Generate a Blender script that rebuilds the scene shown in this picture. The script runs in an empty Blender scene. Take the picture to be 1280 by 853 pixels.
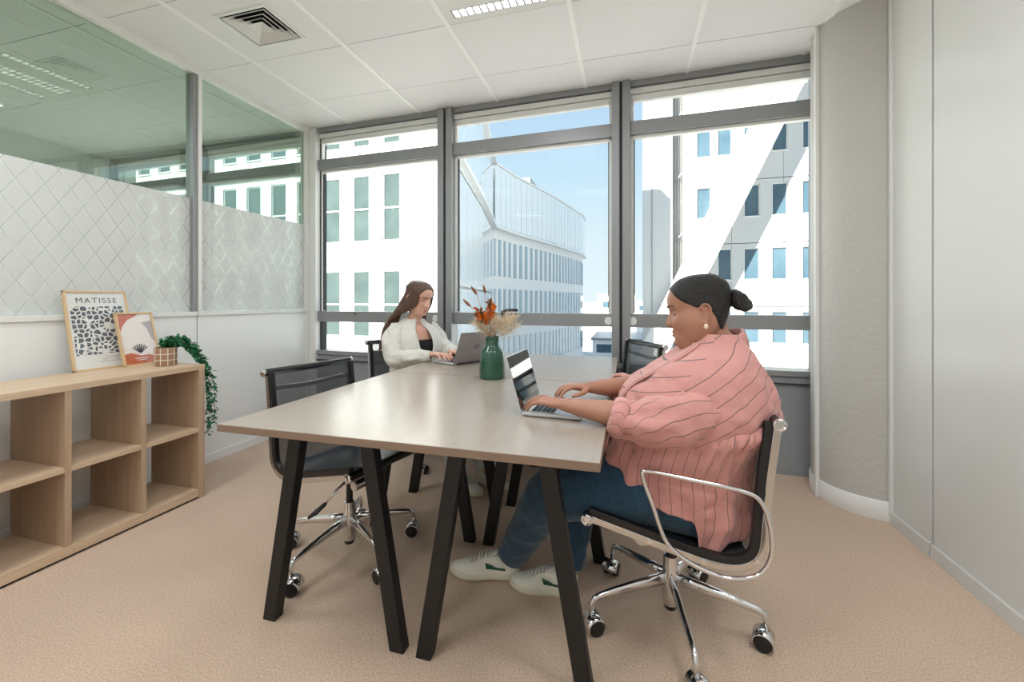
import bpy, bmesh, math, random
from mathutils import Vector, Matrix, noise
from math import sin, cos, pi, radians, sqrt, atan2, exp
random.seed(7)
SC = bpy.context.scene
COL = SC.collection

# ------------------------------------------------------------------ camera, sky, sun, exposure
cd = bpy.data.cameras.new('camera')
cd.sensor_width = 36.0
cd.lens = 522.0 / 1280.0 * 36.0
cd.shift_y = -(426.5 - 376.0) / 1280.0
cd.clip_start, cd.clip_end = 0.02, 800
cam = bpy.data.objects.new('camera', cd)
COL.objects.link(cam)
cam.location = (0, 0, 1.15)
cam.rotation_euler = (radians(90), 0, radians(15.5))
SC.camera = cam

W = bpy.data.worlds.new('sky')
SC.world = W
W.use_nodes = True
wn = W.node_tree.nodes
wl = W.node_tree.links
bg = wn['Background']
tc_ = wn.new('ShaderNodeTexCoord')
sep_ = wn.new('ShaderNodeSeparateXYZ')
wl.new(tc_.outputs['Generated'], sep_.inputs[0])
rmp = wn.new('ShaderNodeValToRGB')       # clear pale sky, deeper blue towards the zenith, the same all round
els = rmp.color_ramp.elements
els[0].position = 0.0
els[0].color = (0.56, 0.63, 0.68, 1)
els[1].position = 1.0
els[1].color = (0.17, 0.29, 0.52, 1)
for pos_, col_ in ((0.14, (0.51, 0.60, 0.66, 1)), (0.28, (0.41, 0.55, 0.66, 1)), (0.42, (0.345, 0.48, 0.63, 1))):
    e_ = els.new(pos_)
    e_.color = col_
wl.new(sep_.outputs['Z'], rmp.inputs[0])
wl.new(rmp.outputs[0], bg.inputs[0])
bg.inputs[1].default_value = 1.0

sd = bpy.data.lights.new('sun', 'SUN')
sd.energy = 11.5
sd.angle = radians(0.6)
sd.color = (1, 0.96, 0.90)
sun = bpy.data.objects.new('sun', sd)
COL.objects.link(sun)
sun.rotation_euler = Vector((0.70, 1.0, -0.75)).to_track_quat('-Z', 'Y').to_euler()
sun.location = (-8, -12, 20)

def area(name, loc, size, power, color=(1, 1, 1), rot=(0, 0, 0)):
    l = bpy.data.lights.new(name, 'AREA')
    l.shape = 'RECTANGLE'
    l.size, l.size_y = size
    l.energy = power
    l.color = color
    o = bpy.data.objects.new(name, l)
    COL.objects.link(o)
    o.location = loc
    o.rotation_euler = rot
    return o

SC.view_settings.view_transform = 'Standard'
SC.view_settings.look = 'None'
SC.view_settings.exposure = 0.62
SC.view_settings.gamma = 1.0
SC.view_settings.use_curve_mapping = False

# ------------------------------------------------------------------ helpers
def lin(c):
    return tuple(((v / 255) / 12.92 if v / 255 <= 0.04045 else ((v / 255 + 0.055) / 1.055) ** 2.4) for v in c) + (1.0,)

def setin(b, key, val):
    if key in b.inputs:
        b.inputs[key].default_value = val

def mat(name, rgb, rough=0.5, metal=0.0, spec=0.5, vary=None, bump=None, coat=0.0, sheen=0.0, sss=0.0, alpha=None):
    """vary=(scale, rgb2, contrast, stretch)   bump=(scale, strength, dist, stretch)"""
    m = bpy.data.materials.new(name)
    m.use_nodes = True
    nt = m.node_tree
    b = nt.nodes['Principled BSDF']
    b.inputs['Base Color'].default_value = lin(rgb)
    b.inputs['Roughness'].default_value = rough
    b.inputs['Metallic'].default_value = metal
    setin(b, 'Specular IOR Level', spec)
    setin(b, 'Coat Weight', coat)
    setin(b, 'Sheen Weight', sheen)
    if sss:
        setin(b, 'Subsurface Weight', sss)
        setin(b, 'Subsurface Radius', (0.012, 0.005, 0.003))
        setin(b, 'Subsurface Scale', 1.0)
    if alpha is not None:
        b.inputs['Alpha'].default_value = alpha
    def coords(stretch):
        tc = nt.nodes.new('ShaderNodeTexCoord')
        mp = nt.nodes.new('ShaderNodeMapping')
        mp.inputs['Scale'].default_value = stretch
        nt.links.new(tc.outputs['Object'], mp.inputs['Vector'])
        return mp
    if vary:
        sc_, rgb2, con, st = (list(vary) + [None] * 4)[:4]
        mp = coords(st or (1, 1, 1))
        n = nt.nodes.new('ShaderNodeTexNoise')
        n.inputs['Scale'].default_value = sc_
        n.inputs['Detail'].default_value = 5
        nt.links.new(mp.outputs[0], n.inputs['Vector'])
        r = nt.nodes.new('ShaderNodeValToRGB')
        r.color_ramp.elements[0].position = 0.5 - (con or 0.2)
        r.color_ramp.elements[1].position = 0.5 + (con or 0.2)
        r.color_ramp.elements[0].color = lin(rgb)
        r.color_ramp.elements[1].color = lin(rgb2)
        nt.links.new(n.outputs['Fac'], r.inputs[0])
        nt.links.new(r.outputs[0], b.inputs['Base Color'])
    if bump:
        sc_, stg, dist, st = (list(bump) + [None] * 4)[:4]
        mp = coords(st or (1, 1, 1))
        n = nt.nodes.new('ShaderNodeTexNoise')
        n.inputs['Scale'].default_value = sc_
        n.inputs['Detail'].default_value = 4
        nt.links.new(mp.outputs[0], n.inputs['Vector'])
        bp = nt.nodes.new('ShaderNodeBump')
        bp.inputs['Strength'].default_value = stg
        bp.inputs['Distance'].default_value = dist or 0.01
        nt.links.new(n.outputs['Fac'], bp.inputs['Height'])
        nt.links.new(bp.outputs[0], b.inputs['Normal'])
    return m

def nodes_of(m):
    return m.node_tree.nodes, m.node_tree.links, m.node_tree.nodes['Principled BSDF']

def catmull(pts, n=6, closed=False):
    P = [Vector(p) for p in pts]
    out = []
    L = len(P)
    rng = range(L) if closed else range(L - 1)
    for i in rng:
        if closed:
            p0, p1, p2, p3 = P[(i - 1) % L], P[i], P[(i + 1) % L], P[(i + 2) % L]
        else:
            p0, p1, p2, p3 = P[max(i - 1, 0)], P[i], P[i + 1], P[min(i + 2, L - 1)]
        for k in range(n):
            t = k / n
            out.append(0.5 * ((2 * p1) + (p2 - p0) * t + (2 * p0 - 5 * p1 + 4 * p2 - p3) * t * t + (3 * p1 - p0 - 3 * p2 + p3) * t ** 3))
    if not closed:
        out.append(P[-1])
    return out

def interp(tab, x):
    """piecewise smooth lookup: tab = [(x, a, b, ...), ...] ascending -> tuple (Catmull-Rom)"""
    n = len(tab)
    if x <= tab[0][0]:
        return tab[0][1:]
    if x >= tab[-1][0]:
        return tab[-1][1:]
    for i in range(n - 1):
        if tab[i][0] <= x <= tab[i + 1][0]:
            break
    x1, x2 = tab[i][0], tab[i + 1][0]
    t = (x - x1) / (x2 - x1)
    out = []
    for k in range(1, len(tab[0])):
        p1, p2 = tab[i][k], tab[i + 1][k]
        m1 = (p2 - tab[i - 1][k]) / (x2 - tab[i - 1][0]) if i > 0 else (p2 - p1) / (x2 - x1)
        m2 = (tab[i + 2][k] - p1) / (tab[i + 2][0] - x1) if i + 2 < n else (p2 - p1) / (x2 - x1)
        h = x2 - x1
        out.append((2 * t ** 3 - 3 * t * t + 1) * p1 + (t ** 3 - 2 * t * t + t) * h * m1 + (-2 * t ** 3 + 3 * t * t) * p2 + (t ** 3 - t * t) * h * m2)
    return tuple(out)

def sstep(a, b, x):
    t = max(0.0, min(1.0, (x - a) / (b - a)))
    return t * t * (3 - 2 * t)

FRAME = {}          # name -> matrix of the thing an object belongs to

class MB:
    def __init__(s):
        s.v, s.f, s.uv = [], [], {}
    def add(s, vs, fs, uvs=None):
        o = len(s.v)
        s.v += [Vector(v) for v in vs]
        for i, f in enumerate(fs):
            if uvs:
                s.uv[len(s.f)] = uvs[i]
            s.f.append(tuple(o + k for k in f))
        return s
    def box(s, x0, x1, y0, y1, z0, z1, M=None):
        vs = [Vector((x, y, z)) for z in (z0, z1) for y in (y0, y1) for x in (x0, x1)]
        if M is not None:
            vs = [M @ v for v in vs]
        return s.add(vs, [(0, 2, 3, 1), (4, 5, 7, 6), (0, 1, 5, 4), (2, 6, 7, 3), (0, 4, 6, 2), (1, 3, 7, 5)])
    def bar(s, a, b, w, h, up=(0, 0, 1)):
        """box along a->b, w wide, h tall"""
        a, b = Vector(a), Vector(b)
        d = (b - a).normalized()
        side = d.cross(Vector(up))
        if side.length < 1e-4:
            side = d.cross(Vector((0, 1, 0)))
        side.normalize()
        u = side.cross(d)
        vs = []
        for p in (a, b):
            for i, j in ((-1, -1), (1, -1), (1, 1), (-1, 1)):
                vs.append(p + side * (i * w / 2) + u * (j * h / 2))
        return s.add(vs, [(0, 3, 2, 1), (4, 5, 6, 7), (0, 1, 5, 4), (1, 2, 6, 5), (2, 3, 7, 6), (3, 0, 4, 7)])
    def loft(s, rings, closed=True, cap0=True, cap1=True, uv=None, loop=False):
        n = len(rings[0])
        vs = [p for r in rings for p in r]
        fs, us = [], []
        R = len(rings)
        for i in range(R if loop else R - 1):
            i2 = (i + 1) % R
            for k in range(n if closed else n - 1):
                k2 = (k + 1) % n
                fs.append((i * n + k, i * n + k2, i2 * n + k2, i2 * n + k))
                if uv:
                    kk = k + 1
                    us.append((uv[i][k], uv[i][kk], uv[i + 1][kk], uv[i + 1][k]))
        if closed and cap0 and not loop:
            fs.append(tuple(range(n - 1, -1, -1)))
            if uv: us.append(tuple((0.0, 0.0) for _ in range(n)))
        if closed and cap1 and not loop:
            fs.append(tuple((R - 1) * n + k for k in range(n)))
            if uv: us.append(tuple((0.0, 0.0) for _ in range(n)))
        return s.add(vs, fs, us if uv else None)
    def tube(s, path, r, n=10, up=None, caps=True, loop=False, round_ends=False):
        P = [Vector(p) for p in path]
        L = len(P)
        rad = r if isinstance(r, (list, tuple)) and len(r) == L else [r] * L
        rad = [(q, q) if not isinstance(q, (tuple, list)) else q for q in rad]
        T = []
        for i in range(L):
            if loop:
                T.append((P[(i + 1) % L] - P[i - 1]).normalized())
            else:
                T.append((P[min(i + 1, L - 1)] - P[max(i - 1, 0)]).normalized())
        u = Vector(up) if up else (Vector((0, 0, 1)) if abs(T[0].z) < 0.9 else Vector((0, 1, 0)))
        rings = []
        for i in range(L):
            t = T[i]
            if up:
                u = Vector(up)
            u = (u - t * u.dot(t)).normalized()
            w = t.cross(u)
            a, b = rad[i]
            rings.append((P[i], t, w, u, a, b))
        out = []
        if round_ends:
            p, t, w, u, a, b = rings[0]
            for q in (0.97, 0.8, 0.45):
                c = sqrt(1 - q * q)
                out.append([p - t * (q * min(a, b)) + w * (a * c * cos(2 * pi * k / n)) + u * (b * c * sin(2 * pi * k / n)) for k in range(n)])
        for p, t, w, u, a, b in rings:
            out.append([p + w * (a * cos(2 * pi * k / n)) + u * (b * sin(2 * pi * k / n)) for k in range(n)])
        if round_ends:
            p, t, w, u, a, b = rings[-1]
            for q in (0.45, 0.8, 0.97):
                c = sqrt(1 - q * q)
                out.append([p + t * (q * min(a, b)) + w * (a * c * cos(2 * pi * k / n)) + u * (b * c * sin(2 * pi * k / n)) for k in range(n)])
        return s.loft(out, True, caps, caps, loop=loop)
    def lathe(s, prof, c=(0, 0, 0), n=24, axis='z', M=None):
        rings = []
        for r, z in prof:
            ring = []
            for k in range(n):
                a = 2 * pi * k / n
                if axis == 'z': p = Vector((r * cos(a), r * sin(a), z))
                elif axis == 'y': p = Vector((r * sin(a), z, r * cos(a)))
                else: p = Vector((z, r * cos(a), r * sin(a)))
                p = p + Vector(c)
                ring.append(M @ p if M is not None else p)
            rings.append(ring)
        return s.loft(rings)
    def ell(s, c, r, M=None, nu=20, nv=14):
        rings = []
        for j in range(1, nv):
            ph = -pi / 2 + pi * j / nv
            ring = []
            for k in range(nu):
                a = 2 * pi * k / nu
                p = Vector((r[0] * cos(ph) * cos(a), r[1] * cos(ph) * sin(a), r[2] * sin(ph)))
                if M is not None: p = M @ p
                ring.append(p + Vector(c))
            rings.append(ring)
        return s.loft(rings)
    def prism(s, poly, z0, z1, M=None):
        n = len(poly)
        vs = [Vector((x, y, z0)) for x, y in poly] + [Vector((x, y, z1)) for x, y in poly]
        if M is not None: vs = [M @ v for v in vs]
        fs = [tuple(range(n - 1, -1, -1)), tuple(range(n, 2 * n))] + [(k, (k + 1) % n, n + (k + 1) % n, n + k) for k in range(n)]
        return s.add(vs, fs)
    def build(s, name, m, parent=None, smooth=False, bevel=0.0, world=False, solid=0.0, angle=None):
        me = bpy.data.meshes.new(name)
        vs = s.v
        if world and parent is not None:
            Mi = FRAME[parent.name].inverted()
            vs = [Mi @ v for v in vs]
        me.from_pydata([tuple(v) for v in vs], [], s.f)
        if s.uv:
            ul = me.uv_layers.new(name='map')
            for p in me.polygons:
                q = s.uv.get(p.index)
                if q:
                    for li, t in zip(p.loop_indices, q):
                        ul.data[li].uv = t
        bm = bmesh.new()
        bm.from_mesh(me)
        bmesh.ops.recalc_face_normals(bm, faces=bm.faces)
        bm.to_mesh(me)
        bm.free()
        if smooth:
            me.polygons.foreach_set('use_smooth', [True] * len(me.polygons))
            if angle:
                me.set_sharp_from_angle(angle=radians(angle))
        me.materials.append(m)
        o = bpy.data.objects.new(name, me)
        COL.objects.link(o)
        if parent is not None:
            o.parent = parent
            FRAME[o.name] = FRAME[parent.name]
        else:
            FRAME[o.name] = Matrix.Identity(4)
        if solid:
            md = o.modifiers.new('solid', 'SOLIDIFY')
            md.thickness = solid
            md.offset = 0
        if bevel:
            md = o.modifiers.new('bevel', 'BEVEL')
            md.width = bevel
            md.segments = 2
            md.limit_method = 'ANGLE'
            md.angle_limit = radians(40)
        return o

def thing(name, label, cat, loc=(0, 0, 0), rz=0.0, group=None, kind=None):
    o = bpy.data.objects.new(name, None)
    o.empty_display_size = 0.05
    COL.objects.link(o)
    o.location = loc
    o.rotation_euler = (0, 0, rz)
    FRAME[o.name] = Matrix.Translation(loc) @ Matrix.Rotation(rz, 4, 'Z')
    if label: o['label'] = label
    if cat: o['category'] = cat
    if group: o['group'] = group
    if kind: o['kind'] = kind
    return o

def tag(o, label=None, cat=None, group=None, kind=None):
    if label: o['label'] = label
    if cat: o['category'] = cat
    if group: o['group'] = group
    if kind: o['kind'] = kind
    return o

def share(o, name, loc, parent, rz=0.0):
    """another piece with the same mesh"""
    c = o.copy()
    c.name = name
    COL.objects.link(c)
    c.parent = parent
    c.location = loc
    c.rotation_euler = (0, 0, rz)
    FRAME[c.name] = FRAME[parent.name]
    return c

def remeshed(mb, name, m, parent, voxel, smooth_it=4, fold=None, sm=0.5):
    """fuse overlapping closed forms into one continuous surface"""
    o = mb.build(name, m, parent, world=True)
    r = o.modifiers.new('fuse', 'REMESH')
    r.mode = 'VOXEL'
    r.voxel_size = voxel
    r.adaptivity = 0
    s_ = o.modifiers.new('soft', 'SMOOTH')
    s_.factor = sm
    s_.iterations = smooth_it
    dg = bpy.context.evaluated_depsgraph_get()
    me = bpy.data.meshes.new_from_object(o.evaluated_get(dg))
    old = o.data
    o.modifiers.clear()
    o.data = me
    bpy.data.meshes.remove(old)
    me.name = name
    if fold:
        M = FRAME[parent.name]
        Mi = M.inverted()
        M3 = M.to_3x3()
        src = [(M @ v.co, M3 @ v.normal) for v in me.vertices]
        flat = []
        for w, nn in src:
            flat.extend(Mi @ fold(w, nn))
        me.vertices.foreach_set('co', flat)
        me.update()
    me.polygons.foreach_set('use_smooth', [True] * len(me.polygons))
    if not me.materials: me.materials.append(m)
    return o
# ------------------------------------------------------------------ materials
M_wall = mat('white wall', (234, 234, 231), 0.45, bump=(90, 0.04, 0.004))
M_plaster = mat('rough plaster', (196, 193, 187), 0.7, bump=(38, 0.35, 0.012))
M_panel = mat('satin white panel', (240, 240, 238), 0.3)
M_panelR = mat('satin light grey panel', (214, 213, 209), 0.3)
M_whitemetal = mat('white lacquered metal', (232, 232, 228), 0.3)
M_tile = mat('ceiling tile', (244, 244, 244), 0.85, vary=(160, (236, 236, 236), 0.3), bump=(260, 0.15, 0.003))
M_grid = mat('white grid bar', (252, 252, 251), 0.5)
M_alu = mat('grey aluminium frame', (150, 151, 152), 0.38, metal=0.35)
M_gasket = mat('dark gasket', (42, 44, 46), 0.6)
M_sillp = mat('grey sill panel', (150, 154, 157), 0.4)
M_black = mat('black void', (12, 12, 12), 0.8)
M_blackmetal = mat('black powder coated steel', (12, 12, 14), 0.5)
M_chrome = mat('polished chrome', (222, 222, 224), 0.09, metal=1.0)
M_alumpol = mat('polished aluminium', (205, 204, 203), 0.16, metal=1.0)
M_rubber = mat('black plastic', (24, 24, 26), 0.35)
M_leather = mat('black leather', (44, 47, 53), 0.32, bump=(220, 0.12, 0.003))
M_cladA = mat('white cladding', (238, 238, 236), 0.6)
M_cladC = mat('white stone cladding', (204, 203, 200), 0.65)
M_cladB = mat('pale fritted glass cladding', (236, 241, 243), 0.15, spec=1.0, coat=1.0)
M_street = mat('pale street', (206, 203, 196), 0.9, vary=(0.4, (190, 188, 184), 0.2))

def carpet():
    m = mat('carpet', (180, 150, 126), 0.95, spec=0.1, sheen=0.3)
    N, L, b = nodes_of(m)
    tc = N.new('ShaderNodeTexCoord')
    n1 = N.new('ShaderNodeTexNoise'); n1.inputs['Scale'].default_value = 170; n1.inputs['Detail'].default_value = 8; n1.inputs['Roughness'].default_value = 0.95
    n2 = N.new('ShaderNodeTexNoise'); n2.inputs['Scale'].default_value = 1.6; n2.inputs['Detail'].default_value = 3
    L.new(tc.outputs['Object'], n1.inputs['Vector']); L.new(tc.outputs['Object'], n2.inputs['Vector'])
    r = N.new('ShaderNodeValToRGB')
    e = r.color_ramp.elements
    e[0].position = 0.36; e[0].color = lin((140, 114, 96))
    e[1].position = 0.64; e[1].color = lin((248, 229, 208))
    k = r.color_ramp.elements.new(0.5); k.color = lin((208, 180, 156))
    L.new(n1.outputs['Fac'], r.inputs[0])
    mx = N.new('ShaderNodeMix'); mx.data_type = 'RGBA'; mx.blend_type = 'MULTIPLY'
    mr = N.new('ShaderNodeMapRange'); mr.inputs[1].default_value = 0.3; mr.inputs[2].default_value = 0.7; mr.inputs[3].default_value = 0.0; mr.inputs[4].default_value = 0.16
    L.new(n2.outputs['Fac'], mr.inputs[0]); L.new(mr.outputs[0], mx.inputs[0])
    L.new(r.outputs[0], mx.inputs[6]); mx.inputs[7].default_value = lin((190, 178, 168))
    L.new(mx.outputs[2], b.inputs['Base Color'])
    bp = N.new('ShaderNodeBump'); bp.inputs['Strength'].default_value = 0.15; bp.inputs['Distance'].default_value = 0.002
    L.new(n1.outputs['Fac'], bp.inputs['Height']); L.new(bp.outputs[0], b.inputs['Normal'])
    return m
M_carpet = carpet()

def wood(name, c1, c2, rough, along):
    """fine straight grain running along the given axis"""
    m = mat(name, c1, rough)
    N, L, b = nodes_of(m)
    tc = N.new('ShaderNodeTexCoord')
    mp = N.new('ShaderNodeMapping')
    s = [26, 26, 26]; s['xyz'.index(along)] = 1.6
    mp.inputs['Scale'].default_value = s
    L.new(tc.outputs['Object'], mp.inputs['Vector'])
    n = N.new('ShaderNodeTexNoise'); n.inputs['Scale'].default_value = 1.6; n.inputs['Detail'].default_value = 6; n.inputs['Roughness'].default_value = 0.65
    L.new(mp.outputs[0], n.inputs['Vector'])
    r = N.new('ShaderNodeValToRGB')
    r.color_ramp.elements[0].position = 0.32; r.color_ramp.elements[0].color = lin(c1)
    r.color_ramp.elements[1].position = 0.68; r.color_ramp.elements[1].color = lin(c2)
    L.new(n.outputs['Fac'], r.inputs[0]); L.new(r.outputs[0], b.inputs['Base Color'])
    return m
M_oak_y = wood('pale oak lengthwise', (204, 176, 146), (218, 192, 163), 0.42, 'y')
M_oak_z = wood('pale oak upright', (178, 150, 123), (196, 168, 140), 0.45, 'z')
M_top = wood('washed oak tabletop', (162, 150, 138), (167, 155, 143), 0.25, 'y')
M_topedge = mat('tabletop edge', (132, 109, 91), 0.5)

def glass(name, tint, reflect, rough=0.0, k=1.5):
    m = bpy.data.materials.new(name); m.use_nodes = True
    N, L = m.node_tree.nodes, m.node_tree.links
    N.remove(N['Principled BSDF'])
    out = [n for n in N if n.type == 'OUTPUT_MATERIAL'][0]
    t = N.new('ShaderNodeBsdfTransparent'); t.inputs[0].default_value = lin(tint)
    g = N.new('ShaderNodeBsdfGlossy'); g.inputs['Roughness'].default_value = rough; g.inputs[0].default_value = (0.95, 1, 0.97, 1)
    f = N.new('ShaderNodeFresnel'); f.inputs[0].default_value = 1.5
    ad = N.new('ShaderNodeMath'); ad.operation = 'MULTIPLY_ADD'; ad.inputs[1].default_value = k; ad.inputs[2].default_value = reflect; ad.use_clamp = True
    mx = N.new('ShaderNodeMixShader')
    ge = N.new('ShaderNodeNewGeometry'); io = N.new('ShaderNodeMath'); io.operation = 'MULTIPLY_ADD'; io.inputs[1].default_value = 1 / 1.5 - 1.5; io.inputs[2].default_value = 1.5
    L.new(ge.outputs['Backfacing'], io.inputs[0]); L.new(io.outputs[0], f.inputs[0])
    L.new(f.outputs[0], ad.inputs[0]); L.new(ad.outputs[0], mx.inputs[0]); L.new(t.outputs[0], mx.inputs[1]); L.new(g.outputs[0], mx.inputs[2])
    L.new(mx.outputs[0], out.inputs[0])
    return m
M_winglass = glass('window glass', (252, 254, 253), 0.0, k=0.03)
M_partglass = glass('green tinted partition glass', (203, 216, 208), 0.09, k=1.1)
M_paneA = mat('office pane green grey', (72, 86, 84), 0.05, spec=0.6, vary=(0.9, (92, 106, 104), 0.2))
M_paneC = mat('office pane blue grey', (66, 90, 104), 0.05, spec=0.6, vary=(0.7, (90, 112, 124), 0.2))
M_paneB = mat('narrow pane blue grey', (156, 178, 190), 0.1, spec=0.8)

def film():
    m = bpy.data.materials.new('frosted film with clear diamond lines'); m.use_nodes = True
    N, L = m.node_tree.nodes, m.node_tree.links
    b = N['Principled BSDF']
    out = [n for n in N if n.type == 'OUTPUT_MATERIAL'][0]
    b.inputs['Base Color'].default_value = lin((238, 238, 237)); b.inputs['Roughness'].default_value = 0.35
    tl = N.new('ShaderNodeBsdfTranslucent'); tl.inputs[0].default_value = lin((244, 238, 240))
    mA = N.new('ShaderNodeMixShader'); mA.inputs[0].default_value = 0.42
    L.new(b.outputs[0], mA.inputs[1]); L.new(tl.outputs[0], mA.inputs[2])
    tr = N.new('ShaderNodeBsdfTransparent')
    mS = N.new('ShaderNodeMixShader'); mS.inputs[0].default_value = 0.14
    L.new(mA.outputs[0], mS.inputs[1]); L.new(tr.outputs[0], mS.inputs[2])
    tc = N.new('ShaderNodeTexCoord'); sp = N.new('ShaderNodeSeparateXYZ'); L.new(tc.outputs['Object'], sp.inputs[0])
    def mth(op, a, bb=None, c=None):
        n = N.new('ShaderNodeMath'); n.operation = op
        for i, q in enumerate((a, bb, c)):
            if q is None: continue
            if isinstance(q, (int, float)): n.inputs[i].default_value = q
            else: L.new(q, n.inputs[i])
        return n.outputs[0]
    u = mth('MULTIPLY', sp.outputs['Y'], 1 / 0.106)
    v = mth('MULTIPLY', sp.outputs['Z'], 1 / 0.167)
    hit = None
    for op in ('ADD', 'SUBTRACT'):
        q = mth('FRACT', mth(op, u, v))
        d = mth('ABSOLUTE', mth('SUBTRACT', q, 0.5))
        h = mth('GREATER_THAN', d, 0.462)
        hit = h if hit is None else mth('MAXIMUM', hit, h)
    tr2 = N.new('ShaderNodeBsdfTransparent'); tr2.inputs[0].default_value = (1, 1, 1, 1)
    mF = N.new('ShaderNodeMixShader'); L.new(mth('MULTIPLY', hit, 0.38), mF.inputs[0])
    L.new(mS.outputs[0], mF.inputs[1]); L.new(tr2.outputs[0], mF.inputs[2])
    L.new(mF.outputs[0], out.inputs[0])
    return m
M_film = film()

def meshcloth():
    m = bpy.data.materials.new('black see-through mesh fabric'); m.use_nodes = True
    N, L = m.node_tree.nodes, m.node_tree.links
    b = N['Principled BSDF']; out = [n for n in N if n.type == 'OUTPUT_MATERIAL'][0]
    b.inputs['Base Color'].default_value = lin((70, 73, 78)); b.inputs['Roughness'].default_value = 0.5
    t = N.new('ShaderNodeBsdfTransparent'); mx = N.new('ShaderNodeMixShader'); mx.inputs[0].default_value = 0.44
    L.new(b.outputs[0], mx.inputs[1]); L.new(t.outputs[0], mx.inputs[2]); L.new(mx.outputs[0], out.inputs[0])
    return m
M_mesh = meshcloth()

def emit(name, rgb, s):
    m = bpy.data.materials.new(name); m.use_nodes = True
    N, L = m.node_tree.nodes, m.node_tree.links
    b = N['Principled BSDF']
    b.inputs['Base Color'].default_value = lin(rgb)
    b.inputs['Emission Color'].default_value = lin(rgb); b.inputs['Emission Strength'].default_value = s
    return m
M_lamp = emit('lit lamp tube', (255, 252, 245), 2.2)

def striped(name, base, base2, line, spacing, width):
    m = mat(name, base, 0.8, sheen=0.25, bump=(19, 0.55, 0.014))
    N, L, b = nodes_of(m)
    uv = N.new('ShaderNodeUVMap'); uv.uv_map = 'map'
    sp = N.new('ShaderNodeSeparateXYZ'); L.new(uv.outputs[0], sp.inputs[0])
    def mth(op, a, bb=None):
        n = N.new('ShaderNodeMath'); n.operation = op
        for i, q in enumerate((a, bb)):
            if q is None: continue
            if isinstance(q, (int, float)): n.inputs[i].default_value = q
            else: L.new(q, n.inputs[i])
        return n.outputs[0]
    fr = mth('FRACT', mth('MULTIPLY', sp.outputs[0], 1 / spacing))
    d = mth('ABSOLUTE', mth('SUBTRACT', fr, 0.5))
    on = mth('LESS_THAN', d, width / spacing / 2)
    tc = N.new('ShaderNodeTexCoord'); n = N.new('ShaderNodeTexNoise'); n.inputs['Scale'].default_value = 30; n.inputs['Detail'].default_value = 5
    L.new(tc.outputs['Object'], n.inputs['Vector'])
    c1 = N.new('ShaderNodeMix'); c1.data_type = 'RGBA'; L.new(n.outputs['Fac'], c1.inputs[0]); c1.inputs[6].default_value = lin(base); c1.inputs[7].default_value = lin(base2)
    c2 = N.new('ShaderNodeMix'); c2.data_type = 'RGBA'; L.new(mth('MULTIPLY', on, 0.85), c2.inputs[0]); L.new(c1.outputs[2], c2.inputs[6]); c2.inputs[7].default_value = lin(line)
    L.new(c2.outputs[2], b.inputs['Base Color'])
    return m
M_shirt = striped('pink striped cotton', (206, 146, 138), (196, 136, 129), (104, 84, 86), 0.037, 0.0026)
M_denim = mat('dark blue denim', (22, 52, 74), 0.85, vary=(60, (32, 70, 94), 0.2), bump=(500, 0.2, 0.003), sheen=0.2)
M_skinN = mat('warm brown skin', (176, 128, 105), 0.5, vary=(18, (166, 116, 94), 0.3), sss=0.06)
M_skinF = mat('fair skin', (226, 178, 156), 0.45, vary=(18, (220, 166, 144), 0.3), sss=0.06)
M_lipN = mat('rose lips', (176, 98, 86), 0.4)
M_lipF = mat('pink lips', (196, 112, 104), 0.4)
M_hairN = mat('black hair', (13, 10, 10), 0.42, vary=(12, (24, 19, 18), 0.25, (2, 14, 14)), bump=(34, 0.8, 0.012, (1, 9, 9)))
M_hairF = mat('brown hair', (66, 44, 34), 0.42, vary=(14, (104, 72, 54), 0.25, (9, 9, 1)), bump=(60, 0.5, 0.006, (6, 6, 0.6)))
M_brow = mat('dark brow', (52, 36, 30), 0.8)
M_eyew = mat('eye white', (232, 226, 220), 0.2)
M_eyed = mat('dark iris', (40, 26, 20), 0.15)
M_card = mat('off white knit', (226, 222, 214), 0.85, vary=(40, (214, 210, 202), 0.3), bump=(22, 0.5, 0.014), sheen=0.3)
M_blacktop = mat('black jersey', (20, 20, 22), 0.8)
M_pale = mat('pale grey trousers', (196, 196, 194), 0.85, bump=(200, 0.15, 0.003))
M_sneak = mat('off white leather sneaker', (226, 222, 208), 0.5, bump=(60, 0.1, 0.004))
M_sole = mat('cream rubber sole', (218, 210, 190), 0.6)
M_green = mat('dark green leather', (24, 84, 58), 0.5)
M_lace = mat('white cotton lace', (222, 220, 212), 0.8)
M_gold = mat('pearl gold earring', (236, 214, 190), 0.2, metal=0.3)
M_lapt = mat('space grey aluminium', (168, 164, 166), 0.34, metal=0.6)
M_mark = mat('dark grey mark', (96, 94, 98), 0.5)
M_lapsil = mat('silver aluminium', (206, 206, 208), 0.3, metal=0.6)
M_key = mat('black keys', (30, 30, 32), 0.5)
M_screen = mat('glossy dark screen', (16, 17, 19), 0.04, spec=0.9, coat=1.0)
M_vase = mat('green glazed ceramic', (20, 70, 52), 0.16, vary=(9, (28, 84, 62), 0.3), coat=0.6)
M_pampas = mat('cream pampas', (232, 214, 186), 0.9)
M_orange = mat('orange dried petals', (224, 122, 42), 0.8)
M_brown = mat('brown dried seed heads', (128, 84, 48), 0.85)
M_straw = mat('straw stems', (190, 152, 104), 0.85)
M_frame = mat('light oak picture frame', (214, 184, 142), 0.45)
M_leaf = mat('ivy green', (26, 96, 58), 0.5, vary=(30, (44, 126, 76), 0.3))
M_stem = mat('ivy stem', (70, 92, 52), 0.7)
M_pot = mat('brown pot', (160, 122, 94), 0.6, vary=(20, (148, 110, 84), 0.3))
M_potline = mat('pale pot lines', (226, 216, 200), 0.6)
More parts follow.
